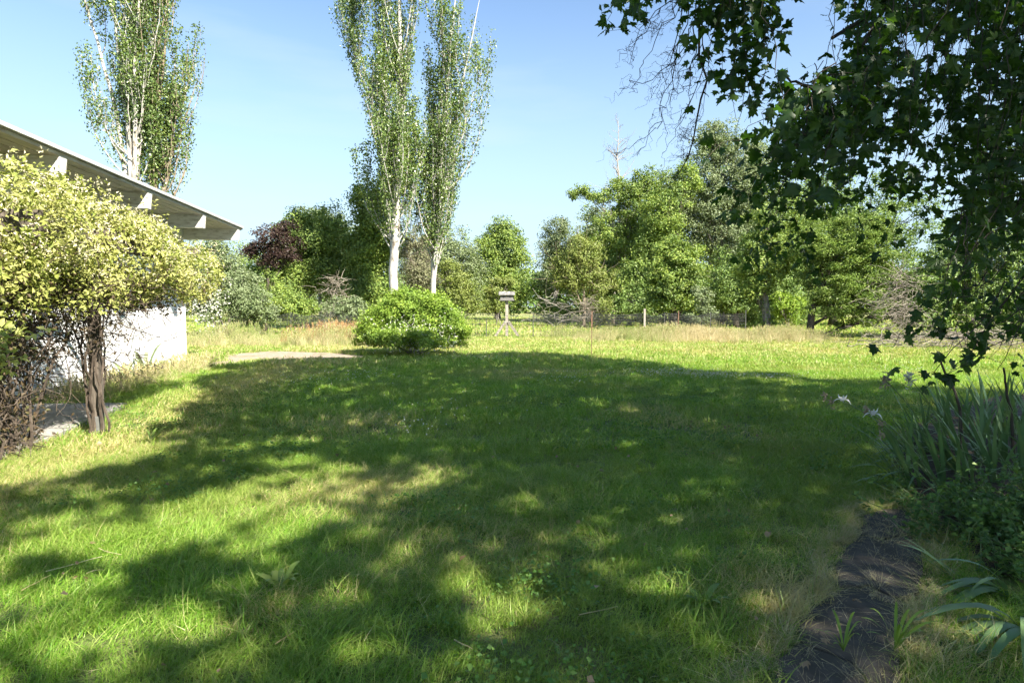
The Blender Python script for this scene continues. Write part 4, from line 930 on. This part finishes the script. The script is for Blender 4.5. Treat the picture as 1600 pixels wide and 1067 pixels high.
# ------------------------------------------------------------------ the big maple whose crown shades the lawn
big = thing('shade_maple', 'large maple overhanging the lawn with dark drooping leafy branches', 'tree', (9.2, 3.2, 0))
rng = np.random.default_rng(101)
tb = MB(); n = 10
tp = wander((9.2, 3.2, -.1), (8.6, 3.6, 9.5), n, .06, rng); tb.tube(tp, np.linspace(.42, .12, n) * np.r_[1.3, np.ones(n - 1)], 12)
tb.build('trunk', M['bark_grey'], big, smooth=True)
def leaf_shape(lod, rng, curl=1.0):
    """Five-lobed maple leaf, stalk end at origin, tip along +y; lod 0 full, 1 light."""
    if lod == 0:
        h = [(0, 0), (.20, -.06), (.36, .05), (.26, .16), (.52, .34), (.50, .42), (.30, .42), (.22, .50), (.26, .70), (.10, .72), (0, 1.0)]
    else:
        h = [(0, 0), (.33, .02), (.26, .2), (.5, .42), (.22, .5), (0, 1.0)]
    r = np.array(h); l = r[::-1][1:-1] * [-1, 1]; pts = np.vstack([r, l]); pts = pts + rng.normal(size=pts.shape) * .022
    m = len(pts); cz = .28; v = np.vstack([np.c_[pts, -.20 * curl * np.abs(pts[:, 0]) ** 1.2 - .18 * curl * (pts[:, 1]) ** 2 + .035 * rng.normal(size=m)], [[0, .3, .03]]])
    i = np.arange(m); t = np.stack([i, (i + 1) % m, np.full(m, m)], -1)
    return v, t
def place_leaves(b, C, N, D, S, lod, rng, shapes):
    for v, t in shapes:
        pass
    k = len(shapes); sel = rng.integers(0, k, len(C))
    N = unit(N); D = unit(D - N * (D * N).sum(1, keepdims=True)); R = np.cross(D, N)
    for j in range(k):
        ix = np.where(sel == j)[0]
        if not len(ix): continue
        v, t = shapes[j]; mv = len(v)
        V = C[ix][:, None] + S[ix][:, None, None] * (v[None, :, 0:1] * R[ix][:, None] + v[None, :, 1:2] * D[ix][:, None] + v[None, :, 2:3] * N[ix][:, None])
        b.add(V.reshape(-1, 3), None, (t[None] + (np.arange(len(ix)) * mv)[:, None, None]).reshape(-1, 3))

# shade crown, high and out of the picture: leaves stand where their shadows are wanted on the lawn
EDGE = [(-260, 905), (0, 788), (120, 738), (235, 702), (300, 640), (322, 596), (350, 574), (430, 562), (600, 557), (800, 553), (930, 560), (1080, 578), (1250, 590), (1400, 602), (1620, 612)]
SH = [gr(*e)[:2] for e in EDGE] + [np.array([14, 9.]), np.array([15, -4.]), np.array([-4.5, -4.]), np.array([-4.6, 2.0])]
LIT = [  # openings of the crown: outlines of the sun patches on the lawn, share of leaves left in them
 (((0,818),(90,800),(200,790),(330,778),(400,735),(440,708),(505,722),(560,750),(548,800),(480,832),(400,848),(330,862),(240,868),(200,880),(150,872),(60,880),(0,880)), .03),
 (((0,905),(100,900),(190,886),(250,890),(215,915),(140,935),(60,948),(0,950)), .05),
 (((-300,800),(-20,800),(-10,1000),(-300,1000)), .1),
 (((0,965),(150,948),(260,942),(330,955),(300,985),(235,1005),(275,1035),(255,1080),(0,1080)), .04),
 (((375,965),(430,950),(475,965),(455,1000),(400,1012)), .08), (((350,1030),(410,1015),(440,1040),(420,1090),(340,1090)), .12),
 (((590,745),(660,728),(735,735),(700,768),(620,790),(575,780)), .22), (((560,860),(620,850),(650,875),(600,895)), .3),
 (((690,880),(740,862),(770,885),(820,930),(840,965),(790,980),(740,940),(700,925)), .2), (((555,960),(620,945),(650,990),(610,1035),(560,1010)), .22),
 (((890,632),(925,618),(985,620),(990,634),(930,641)), .1), (((1070,632),(1105,630),(1102,641),(1072,642)), .15), (((580,690),(620,680),(640,692),(605,704)), .25),
 (((400,690),(470,680),(480,698),(420,705)), .4), (((330,700),(390,688),(400,702),(340,712)), .4), 
 (((1180,668),(1225,664),(1230,676),(1185,680)), .3), (((1150,592),(1230,594),(1300,604),(1220,606)), .3), (((480,610),(540,602),(560,612),(500,620)), .5),
 (((690,700),(740,692),(750,706),(700,714)), .4), (((150,770),(210,755),(230,768),(170,784)), .35), (((700,1000),(760,990),(790,1030),(720,1060)), .4), (((930,860),(980,850),(990,880),(940,890)), .5)]
LITG = [([gr(*q)[:2] for q in pl], kp) for pl, kp in LIT]
def shade_keep(gx_, gy_, rng):
    """Which crown leaves stand, by the ground position of their shadow."""
    k = inpoly(gx_ + (fnoise(gx_, gy_, 1.3, 51) - .5) * 1.3, gy_ + (fnoise(gx_, gy_, 1.5, 52) - .5) * 1.8, SH)
    pr = np.ones(len(gx_)); jx = gx_ + (fnoise(gx_, gy_, .5, 55) - .5) * .5; jy = gy_ + (fnoise(gx_, gy_, .5, 56) - .5) * .6
    for pl, kp in LITG: pr = np.where(inpoly(jx, jy, pl), np.minimum(pr, kp), pr)
    near_ = np.clip((8.5 - gy_) / 3, 0, 1) * np.clip((2.2 - gx_) / 2, 0, 1)
    pr = np.where((fnoise(gx_, gy_ * 1.3, .45, 61) > .80 - .13 * near_) & ((gx_ < 1.0) | (gy_ > 7)), pr * .3, pr)      # small chinks
    back = fnoise(gx_, gy_ * 1.4, .3, 66) > .72
    pr = np.where(back & (pr < .1), .8, pr)                                             # twigs across the openings
    return k & (rng.random(len(gx_)) < pr)
m = 105000
gx_ = rng.uniform(-8.5, 15, m); gy_ = rng.uniform(-4, 22.5, m)
k = shade_keep(gx_, gy_, rng) & (rng.random(m) < np.where((gx_ < 9) & (gy_ > 0), .95, .5)); gx_, gy_ = gx_[k], gy_[k]; m = len(gx_)
h = 7.6 + 1.3 * rng.normal(size=m) + 1.2 * np.cos(np.clip((gx_ - 1) / 9, -1.4, 1.4)); h = np.clip(h, 5.2, 12)
h = np.maximum(h, 1.35 + .385 * np.maximum(gy_, 0) + .7 * rng.random(m))
C = np.c_[gx_ + .8 * h, gy_ - .88 * h, h]
b = MB(); shp1 = [leaf_shape(1, rng) for _ in range(3)]
place_leaves(b, C, rng.normal(size=(m, 3)) * .45 + UP * .6 + SUNV * .5, rng.normal(size=(m, 3)) - UP * .4, .15 + .08 * rng.random(m), 1, rng, shp1)
hi = b.build('crown', M['maple'], big)
tb = MB()
for q in rng.choice(m, 90, replace=False):
    s = tp[rng.integers(4, 10)]; limb(tb, s, C[q], .07, .012, rng, n=8, amp=.05, sides=5)
tb.build('limb', M['bark_grey'], big, smooth=True)

# drooping branches in view
strands = []
def strand(px0, py0, px1, py1, d0, d1, n=10):
    a, c = at(px0, py0, d0), at(px1, py1, d1)
    t = np.linspace(0, 1, n)[:, None]; p = a + (c - a) * t + np.cumsum(rng.normal(size=(n, 3)) * .03, 0)
    strands.append(p); return p
low = lambda x: np.interp(x, [970, 1000, 1060, 1095, 1120, 1150, 1180, 1205, 1240, 1270, 1300, 1360, 1420, 1450, 1480, 1530, 1600, 1700], [45, 30, 40, 60, 160, 150, 300, 440, 420, 330, 320, 300, 330, 440, 520, 530, 540, 560])
for x0 in np.arange(975, 1062, 12): strand(x0 + 40 * rng.random() + 10, -60, x0 + rng.normal() * 10, low(x0) * rng.uniform(.5, 1.0), 4.0 + rng.random(), 4.0 + rng.random())
for x0 in np.arange(1085, 1185, 5.5): strand(x0 + 30, -80, x0 + rng.normal() * 10, low(x0) * rng.uniform(.45, 1.05), 3.6 + rng.random(), 3.7 + rng.random() * .8)
for rep in range(3):
    for x0 in np.arange(1188, 1700, 9.5):
        st_y = -90 if x0 > 1290 else rng.uniform(95, 180)
        x_top = x0 + rng.uniform(-20, 150)
        d0 = rng.uniform(3.4, 6.2); strand(x_top, st_y, x0 + rng.normal() * 16, low(x0) * rng.uniform(.55, 1.04), d0, d0 + rng.normal() * .4, 14)
for (x0, y0, x1, y1) in ((1560, 420, 1455, 548), (1600, 430, 1520, 560), (1640, 470, 1490, 565), (1600, 300, 1480, 420), (1500, 330, 1440, 470)):
    for _ in range(3): strand(x0 + 20 * rng.random(), y0, x1 + 15 * rng.normal(), y1 + 10 * rng.normal(), 3.4, 3.3, 8)
tb = MB(); C = []; D = []; DR = []
for p in strands:
    tb.tube(p, np.linspace(.0034, .0012, len(p)), 4, cap=False)
    L = np.linalg.norm(np.diff(p, axis=0), axis=1).sum(); m = int(L / .040) + 3
    u = rng.random(m) ** .85 * (len(p) - 1); a = np.minimum(u.astype(int), len(p) - 2); f = (u - a)[:, None]
    s = p[a] * (1 - f) + p[a + 1] * f
    off = unit(rng.normal(size=(m, 3)) * [1, 1, .6]) * (.03 + .085 * rng.random(m))[:, None]
    C.append(s + off); D.append(off)
    for q in range(m): 
        if rng.random() < .35: tb.tube(np.array([s[q], s[q] + off[q]]), .001, 3, cap=False)
C = np.vstack(C); D = np.vstack(D); m = len(C)
dx = (C[:, 0] / C[:, 1]) * FPX + CX; dy = HZ - (C[:, 2] - EYE) / C[:, 1] * FPX
# openings in the leaf curtain through which sky shows
keep = np.ones(m, bool)
for (px, py, rx, ry) in ((1272, 50, 30, 62), (1415, 75, 32, 22), (1440, 100, 24, 20), (1385, 130, 16, 12), (1480, 85, 14, 18), (1455, 175, 16, 30), (1330, 240, 20, 12), (1410, 250, 26, 12), (1460, 210, 18, 14), (1380, 180, 14, 10), (1530, 160, 14, 12), (1350, 275, 24, 12), (1150, 190, 26, 30), (1215, 100, 26, 12), (1300, 160, 12, 10), (1500, 270, 16, 10), (1560, 120, 12, 12), (1585, 60, 10, 14)):
    e = ((dx - px) / rx) ** 2 + ((dy - py) / ry) ** 2; keep &= ~(e < 1) | (rng.random(m) < .12)
thin = np.clip((dy - 290) / 90, 0, 1) * np.clip((dx - 1270) / 60, 0, 1)
keep &= rng.random(m) > .62 * thin
C, D, dx, dy = C[keep], D[keep], dx[keep], dy[keep]; m = len(C)
Nn = rng.normal(size=(m, 3)) * .6 + UP * .55 + D * 3 + np.array([.1, -.5, 0]); Dd = D * 6 + rng.normal(size=(m, 3)) * .35 - UP * .75; S = .05 + .046 * rng.random(m)
inview = (dx > 940) & (dx < 1600) & (dy > -5) & (dy < 600) & (C[:, 1] > 1)
score = np.where(inview, S / C[:, 1], 0) + np.where(inview & (dx < 1330), .01, 0)
pick = np.argsort(-score)[:290]; rest = np.setdiff1d(np.arange(m), pick)
b = MB(); shp0 = [leaf_shape(0, rng, c) for c in (.4, .8, 1.2, 1.8, 2.6, -.5, 1.0, 1.5)]
place_leaves(b, C[rest], Nn[rest], Dd[rest], S[rest], 0, rng, shp0)
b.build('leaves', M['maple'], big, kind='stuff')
lm = []
for v, t in shp0:
    q = MB(); q.add(v, None, t); me = q.mesh('maple_leaf'); me.materials.append(M['maple']); lm.append(me)
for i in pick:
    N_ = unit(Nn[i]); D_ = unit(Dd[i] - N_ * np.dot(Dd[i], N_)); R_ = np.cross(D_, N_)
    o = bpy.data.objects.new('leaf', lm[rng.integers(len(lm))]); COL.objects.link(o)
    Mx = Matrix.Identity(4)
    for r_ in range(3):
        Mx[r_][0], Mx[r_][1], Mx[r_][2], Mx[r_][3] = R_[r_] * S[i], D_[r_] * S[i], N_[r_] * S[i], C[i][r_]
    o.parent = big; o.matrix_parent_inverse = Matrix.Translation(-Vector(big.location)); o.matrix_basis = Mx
# main boughs carrying the strands, and the bare hanging twigs
for (a, c, d0, d1, r) in (((1290, 150), (1215, 110), 4.4, 4.3, .012), ((1420, -60), (1290, 160), 4.6, 4.4, .018), ((1660, -150), (1300, 60), 5.2, 4.6, .03), ((1620, 40), (1180, -70), 5.4, 4.6, .03), ((1290, 115), (1262, 180), 4.4, 4.4, .009)):
    p = wander(at(*a, d0), at(*c, d1), 9, .02, rng); tb.tube(p, np.linspace(r, r * .45, 9), 6)
def twiggy(b, a, c, d, r, depth, lev=0):
    a3 = at(*a, d) if len(a) == 2 else a; c3 = at(*c, d) if len(c) == 2 else c
    p = wander(a3, c3, 9, .018 * (1 + np.linalg.norm(c3 - a3)), rng); b.tube(p, np.linspace(r, r * .4, 9), 4, cap=False)
    if depth == 0: return
    L = np.linalg.norm(c3 - a3)
    for _ in range(5 if lev == 0 else 3):
        s = p[rng.integers(2, 9)]; dr = unit((c3 - a3) / L + rng.normal(size=3) * .55 + np.array([-.35, 0, -.1]))
        twiggy(b, s, s + dr * L * rng.uniform(.25, .5), d, r * .55, depth - 1, lev + 1)
for (a, c) in (((1085, -30), (1005, 95)), ((1078, -30), (1020, 125)), ((1095, -20), (1045, 165)), ((1070, -30), (995, 60)), ((1100, -20), (1060, 190)), ((1088, 0), (1035, 190)), ((1092, 20), (1075, 150))):
    twiggy(tb, a, c, 4.2 + .3 * rng.random(), .0045, 2)
p = np.array([at(1093, -20, 4.2), at(1092, 90, 4.2), at(1105, 125, 4.2), at(1095, 155, 4.2), at(1088, 190, 4.2), at(1083, 220, 4.2), at(1075, 245, 4.2), at(1062, 270, 4.2)]); tb.tube(p, np.linspace(.009, .003, 8), 5)
for k in range(10): q = p[rng.integers(4, 8)]; twiggy(tb, q, q + np.array([-.06 * rng.random() - .02, 0, -.05 * rng.normal()]), 4.2, .002, 1)
tb.build('twigs', M['bark_twig'], big, kind='stuff')

# ------------------------------------------------------------------ iris bed
def iris_leaf(L, W, arch, seed, n=9):
    rg = np.random.default_rng(seed); t = np.linspace(0, 1, n)
    z = L * (t - .5 * arch * t ** 2.2); x = L * arch * .75 * t ** 2
    w = W * .5 * np.minimum(1, .62 + 1.2 * t) * (1 - t ** 3.2) ** .8; w[-1] = .0008
    fold = .16 * w
    v = np.stack([np.c_[x, -w, z], np.c_[x - fold, 0 * w, z], np.c_[x, w, z]], 1).reshape(-1, 3)
    b = MB(); q = []
    for k in range(n - 1):
        o = 3 * k; q += [[o, o + 1, o + 4, o + 3], [o + 1, o + 2, o + 5, o + 4]]
    b.add(v, q); me = b.mesh('iris_leaf'); me.materials.append(M['iris_leaf'])
    me.polygons.foreach_set('use_smooth', np.ones(len(me.polygons), bool)); return me
IL = [iris_leaf(.72, .032, .25, 1), iris_leaf(.66, .03, .5, 2), iris_leaf(.78, .034, .15, 3), iris_leaf(.6, .03, .85, 4), iris_leaf(.55, .036, 1.15, 5)]
def iris(x, y, n, sc, lean, label, group=None, types=(0, 1, 2, 3), wide=1.0, rgs=0):
    rg = np.random.default_rng(rgs); T = thing('iris_plant', label, 'iris', (x, y, 0), group)
    fa = rg.random() * 3.14
    for k in range(n):
        o = bpy.data.objects.new('leaf', IL[types[rg.integers(len(types))]]); COL.objects.link(o); o.parent = T
        u = (k - (n - 1) / 2) / max(1, n / 2)
        o.location = (u * .05 * math.cos(fa) + rg.normal() * .015, u * .05 * math.sin(fa) + rg.normal() * .015, -.01)
        az = (fa if u > 0 else fa + math.pi) + rg.normal() * .6
        tilt = abs(u) * .38 + .08 * rg.random()
        s = sc * (.75 + .4 * rg.random())
        vx = math.cos(az) * tilt + lean[0] * rg.uniform(.5, 1.3); vy = math.sin(az) * tilt + lean[1] * rg.uniform(.5, 1.3)
        dirv = Vector((vx, vy, 1)).normalized()
        azz = math.atan2(vy, vx)
        R = Matrix.Rotation(azz, 4, 'Z') @ Matrix.Rotation(math.acos(dirv.z), 4, 'Y')
        o.rotation_euler = R.to_euler(); o.scale = (s, s * wide, s)
    return T
rng = np.random.default_rng(202)
GI = 'iris plants in the shaded bed'; kk = 0
LBL = 'iris clump with grey green sword leaves in the shaded bed'
for (px, py, n, sc, lx) in ((1430, 760, 8, .95, -.55), (1455, 742, 8, 1.0, -.6), (1480, 725, 8, 1.05, -.5), (1440, 722, 7, .95, -.6), (1500, 705, 8, 1.0, -.35), (1465, 700, 7, 1.0, -.5), (1530, 715, 8, 1.0, -.2), (1560, 700, 8, 1.0, -.1), (1590, 712, 8, 1.05, -.1), (1510, 680, 8, 1.0, -.25), (1550, 672, 8, 1.1, 0), (1590, 680, 8, 1.1, .05), (1625, 690, 7, 1.05, 0), (1480, 672, 7, .95, -.4), (1440, 690, 7, .9, -.55), (1535, 655, 8, 1.05, 0), (1575, 652, 8, 1.1, 0), (1610, 655, 8, 1.1, .05), (1500, 652, 7, .9, -.25), (1640, 662, 7, 1.1, .05), (1640, 720, 8, 1, 0), (1470, 655, 6, .8, -.3), (1595, 740, 8, 1, -.1), (1550, 735, 7, .95, -.2), (1515, 742, 7, .95, -.35), (1420, 735, 8, .95, -.6), (1408, 758, 7, .85, -.65), (1470, 760, 8, .95, -.5), (1495, 735, 8, 1.0, -.45), (1450, 708, 8, .95, -.55), (1530, 690, 8, 1, -.2), (1570, 722, 8, 1, -.1), (1620, 735, 8, 1, -.05), (1425, 705, 7, .85, -.6), (1490, 690, 8, 1, -.4), (1555, 755, 8, .95, -.2), (1600, 765, 8, .95, -.1), (1520, 765, 8, .9, -.35), (1480, 780, 7, .85, -.5)):
    c = gr(px, py); iris(c[0], c[1], n + 3, sc * 1.04, (lx, -.05), LBL, GI, wide=1.0, rgs=kk + 300); kk += 1
c = gr(1600, 990); iris(c[0], c[1], 10, .95, (-.85, -.1), 'large iris clump with broad arching leaves beside the dark slabs', None, (3, 4, 4), 1.75, 401)
c = gr(1575, 930); iris(c[0], c[1], 8, .85, (-.7, .0), 'iris clump with pale arching leaves behind the broad leaved one', None, (3, 4), 1.6, 402)
c = gr(1500, 905); iris(c[0], c[1], 4, .6, (-.75, .45), 'lone iris fan with one thick upright leaf at the slab edge', None, (0, 1), 1.4, 403)

def iris_flower(hpx, hpy, d, base_px, label, rgs, withered):
    rg = np.random.default_rng(rgs); hd = at(hpx, hpy, d); bs = gr(*base_px)
    T = thing('iris_flower', label, 'flower', bs)
    t = np.linspace(0, 1, 10)[:, None]; p = bs + (hd - bs) * t; p[:, 2] += .10 * np.sin(t[:, 0] * math.pi)
    b = MB(); b.tube(p, np.linspace(.006, .004, 10), 6); b.build('stem', M['stem'], T)
    for k in range(6):
        az = k * math.pi / 3 + rg.normal() * .15; fall = k % 2
        dirv = np.array([math.cos(az), math.sin(az) , 0]); s = np.cross(dirv, UP); n = 6; tt = np.linspace(0, 1, n)
        L = .075; out = L * tt * (1 if fall else .55); up_ = (.035 * np.sin(tt * 2.2) - .05 * tt ** 2) if fall else (.06 * tt + .012 * np.sin(tt * 6))
        w = .022 * np.sin(np.clip(tt * 1.0 + .12, 0, 1) * math.pi) ** .7 + .002
        c = hd + dirv * out[:, None] + UP * up_[:, None]
        v = np.stack([c - s * w[:, None] - UP * .004, c, c + s * w[:, None] - UP * .004], 1).reshape(-1, 3); q = []
        for j in range(n - 1): o = 3 * j; q += [[o, o + 1, o + 4, o + 3], [o + 1, o + 2, o + 5, o + 4]]
        b = MB(); b.add(v, q); b.build('petal', M['petal'], T, smooth=True)
    for (ox, oy, oz) in withered:
        c = hd + np.array([ox, oy, oz]); b = MB(); m = 16
        b.leaves(c + rg.normal(size=(m, 3)) * [.012, .012, .022], rg.normal(size=(m, 3)), .028 + .012 * rg.random(m), .5, .3, dirs=rg.normal(size=(m, 3)) - UP); b.build('withered_bloom', M['petal_dry'], T)
iris_flower(1364, 648, 5.2, (1470, 772), 'white iris bloom nearest the slabs with a brown withered bloom below it', 1, [(.07, 0, -.07), (.075, 0, -.16), (-.05, .02, .04)])
iris_flower(1316, 626, 5.6, (1450, 745), 'smaller white iris bloom leaning furthest out over the lawn', 2, [(-.15, 0, .03), (-.09, 0, -.02)])
for j, (hx, hy, d, bp_, lab) in enumerate(((1385, 596, 6.6, (1470, 715), 'withered brown iris bloom on a leaning stem above the leaves'), (1420, 590, 6.8, (1490, 705), 'pale withered iris seed head among the upright leaves'))):
    hd = at(hx, hy, d); bs = gr(*bp_); T = thing('iris_flower', lab, 'flower', bs); b = MB(); t = np.linspace(0, 1, 8)[:, None]; p = bs + (hd - bs) * t; p[:, 2] += .08 * np.sin(t[:, 0] * math.pi)
    b.tube(p, .005, 5); b.build('stem', M['stem'], T); m = 40; b = MB(); rg = np.random.default_rng(j)
    b.leaves(hd + rg.normal(size=(m, 3)) * [.025, .02, .05], rg.normal(size=(m, 3)), .05, .45, .3); b.build('withered_bloom', M['petal_dry'] if j == 0 else M['blossom'], T)

def herb(name, label, cat, px, py, rx, ry, h, n, ls, seed, mat='herb', group=None, aspect=.75):
    rg = np.random.default_rng(seed); c = gr(px, py); T = thing(name, label, cat, c, group); b, sb = MB(), MB()
    ns = max(8, n // 40)
    for k in range(ns):
        a = np.array([c[0] + rg.normal() * rx * .35, c[1] + rg.normal() * ry * .35, 0]); e = a + np.array([rg.normal() * rx * .4, rg.normal() * ry * .4, h * (.45 + .6 * rg.random())])
        p = wander(a, e, 7, .02, rg); sb.tube(p, np.linspace(.005, .002, 7), 4, cap=False)
        m = n // ns; u = (.25 + .75 * rg.random(m)) * 6; i = np.minimum(u.astype(int), 5); f = (u - i)[:, None]
        s = p[i] * (1 - f) + p[i + 1] * f + rg.normal(size=(m, 3)) * .035
        b.leaves(s, rg.normal(size=(m, 3)) * .5 + UP, ls * (.6 + .7 * rg.random(m)), aspect)
    sb.build('stems', M['stem'], T); b.build('foliage', M[mat], T); return T
herb('leafy_herb', 'leafy green herb in the bed behind the broad iris leaves', 'herb', 1560, 850, .6, .45, .34, 1900, .045, 1)
herb('leafy_herb', 'taller leafy herb at the right picture edge of the bed', 'herb', 1640, 830, .6, .5, .5, 2200, .045, 2)
herb('leafy_herb', 'bright small leaved herb under the iris leaves beside the slabs', 'herb', 1515, 812, .35, .35, .26, 1100, .036, 3)
herb('leafy_herb', 'low green herb nearest the camera in the bed', 'herb', 1590, 895, .4, .3, .2, 800, .04, 4)
herb('ground_creeper', 'low creeping plant at the lawn corner of the bed', 'creeper', 1400, 770, .25, .3, .14, 420, .03, 5)
# stiff cut stems silhouetted against the lit lawn
for j, (a, c, lab) in enumerate((((1500, 640), (1468, 560), 'stiff bare stem at the back of the bed, curving left'), ((1580, 640), (1568, 575), 'stiff bare stem at the back of the bed, near the picture edge'))):
    b = MB(); p = wander(at(*a, 6.6), at(*c, 6.4), 7, .01, np.random.default_rng(j)); p = np.vstack([[p[0][0] + .05, p[0][1], 0], p]); b.tube(p, np.linspace(.016, .009, 8), 6)
    tag(b.build('cut_stem', M['bark_dark']), lab, 'stem')

# ------------------------------------------------------------------ small plants in the lawn
def rosette(name, label, cat, px, py, n, L, W, seed, mat='iris_leaf', lift=.7):
    rg = np.random.default_rng(seed); c = gr(px, py); T = thing(name, label, cat, c)
    for k in range(n):
        az = k * 2.4 + rg.normal() * .3; l = L * (.6 + .6 * rg.random()); d = np.array([math.cos(az), math.sin(az), 0]); s = np.cross(d, UP); t = np.linspace(0, 1, 7)
        lf = lift * (.5 + .8 * rg.random())
        cc = c + d * (l * t * (1 - .3 * lf))[:, None] + UP * (l * (lf * t - .55 * t ** 2 * lf) + .01)[:, None]; w = W * .5 * np.sin(np.clip(t * .93 + .05, 0, 1) * math.pi) ** .6 * (.7 + .5 * rg.random())
        v = np.stack([cc - s * w[:, None] + UP * .15 * w[:, None], cc, cc + s * w[:, None] + UP * .15 * w[:, None]], 1).reshape(-1, 3); q = []
        for j in range(6): o = 3 * j; q += [[o, o + 1, o + 4, o + 3], [o + 1, o + 2, o + 5, o + 4]]
        b = MB(); b.add(v, q); b.build('leaf', M[mat], T, smooth=True)
    return T
rosette('weed', 'bright grass like weed growing through the nearest slab', 'weed', 1398, 1018, 11, .26, .016, 1, 'leaf_bright', 1.5)
rosette('weed', 'small grassy weed between the two nearest slabs', 'weed', 1318, 1020, 9, .19, .013, 2, 'leaf_bright', 1.6)
rosette('weed', 'dark strap leaved weed in the sunlit strip left of centre', 'weed', 236, 694, 9, .34, .03, 3, 'leaf_mid', 1.1)
rosette('weed', 'broad leaved dock weed in the dappled grass', 'weed', 440, 925, 7, .2, .045, 4, 'leaf_mid', 1.0)
rosette('weed', 'plantain weed in the shaded grass near the slabs', 'weed', 1100, 950, 7, .16, .035, 5, 'herb', .9)
rosette('tall_weed', 'tall pale leaved weed against the white house wall', 'weed', 228, 590, 16, .8, .1, 6, 'leaf_grey', 1.5)
rosette('tall_weed', 'smaller pale weed left of the tall one by the white wall', 'weed', 196, 598, 10, .55, .08, 7, 'leaf_grey', 1.5)
# clover heads: a few near ones, then the far speckle
cl = MB(); rg = np.random.default_rng(3)
for k in range(1):
    m = 60; dd = unit(rg.normal(size=(m, 3)) + UP * .4); cl.leaves(dd * .009 + [0, 0, .085], dd, .011, .4, dirs=dd)
cme = cl.mesh('clover_head'); cme.materials.append(M['clover'])
sm = MB(); sm.tube(np.array([[0, 0, -.01], [.004, 0, .04], [0, 0, .082]]), .0012, 4); sme = sm.mesh('clover_stem'); sme.materials.append(M['stem'])
for (px, py) in ((1150, 995), (1171, 988), (1161, 1006), (1120, 1030), (1114, 1054), (1171, 1060), (1036, 893), (1028, 858), (1068, 972), (1246, 755), (912, 742), (600, 766), (568, 762)):
    c = gr(px, py + 20); T = thing('clover_flower', 'small white clover head standing in the foreground grass', 'flower', c, 'clover heads in the near lawn')
    for nm, me in (('flower_head', cme), ('stem', sme)):
        o = bpy.data.objects.new(nm, me); COL.objects.link(o); o.parent = T
    T.rotation_euler = (rg.normal() * .15, rg.normal() * .15, rg.random() * 6); s = .9 + .4 * rg.random(); T.scale = (s, s, s)
pts = []
for (px, py, rx, ry, n) in ((1045, 585, 60, 6, 260), (735, 561, 60, 4, 220), (1115, 590, 40, 5, 220), (560, 590, 60, 10, 70), (880, 595, 50, 8, 60), (640, 670, 60, 16, 26), (1200, 592, 50, 4, 120), (450, 600, 80, 10, 50), (1420, 580, 80, 10, 60), (700, 640, 120, 30, 30)):
    for _ in range(n):
        c = gr(px + rng.normal() * rx * .6, py + rng.normal() * ry * .6); pts.append((c[0], c[1], .06 + .05 * rng.random()))
pts = np.array(pts); pts = pts[clear_of(pts[:, 0], pts[:, 1])]; m = len(pts); b = MB()
q = np.repeat(pts, 9, 0); dd = unit(rng.normal(size=q.shape)); b.leaves(q + dd * .007, dd, .015, .6, dirs=rng.normal(size=q.shape))
co = b.build('clover_flowers', M['clover']); tag(co, 'drifts of tiny white clover flowers in the lawn', 'flowers', kind='stuff')
# fallen stems and leaves
for j, (a, c, lab) in enumerate((((72, 905), (160, 885), 'long pale dry stalk lying on the sunlit grass at left'), ((34, 936), (80, 915), 'short pale dry stalk below the long one at left'), ((155, 868), (190, 882), 'bent dry stalk above the long pale one'), ((710, 1015), (738, 1035), 'pale dry stick in the grass near the bottom edge'), ((905, 975), (965, 966), 'curved dry twig in the shaded grass'), ((430, 1022), (462, 1006), 'dry stalk beside the dock weed'))):
    rg = np.random.default_rng(j + 40); A, B_ = gr(*a), gr(*c); A[2] = .05; B_[2] = .065; b = MB(); b.tube(wander(A, B_, 5, .003, rg), np.linspace(.0032, .0016, 5), 5); tag(b.build('dry_stalk', M['straw']), lab, 'stalk')
for j, (px, py, lab) in enumerate(((1415, 0, ''), (142, 860, 'curled reddish brown leaf lying above the long pale stalk'), (243, 745, 'brown dead leaf in the shaded grass near the pergola'), (1283, 1015, 'orange brown dead leaf between the nearest slabs'), (1262, 1052, 'tiny red brown leaf on the lowest slab'), (938, 742, 'single brown leaf in the shaded mid lawn'), (1335, 952, 'yellowed leaf lying on the middle slab'))):
    if not lab: continue
    rg = np.random.default_rng(j); v, t = leaf_shape(0, rg); c = gr(px, py); s = .05; az = rg.random() * 6; R = np.array([[math.cos(az), -math.sin(az), 0], [math.sin(az), math.cos(az), 0], [0, 0, 1]])
    v = v * [s, s, s * 2.5]; b = MB(); b.add(v @ R.T + [c[0], c[1], .055], None, t); tag(b.build('fallen_leaf', M['dead_leaf']), lab, 'leaf')
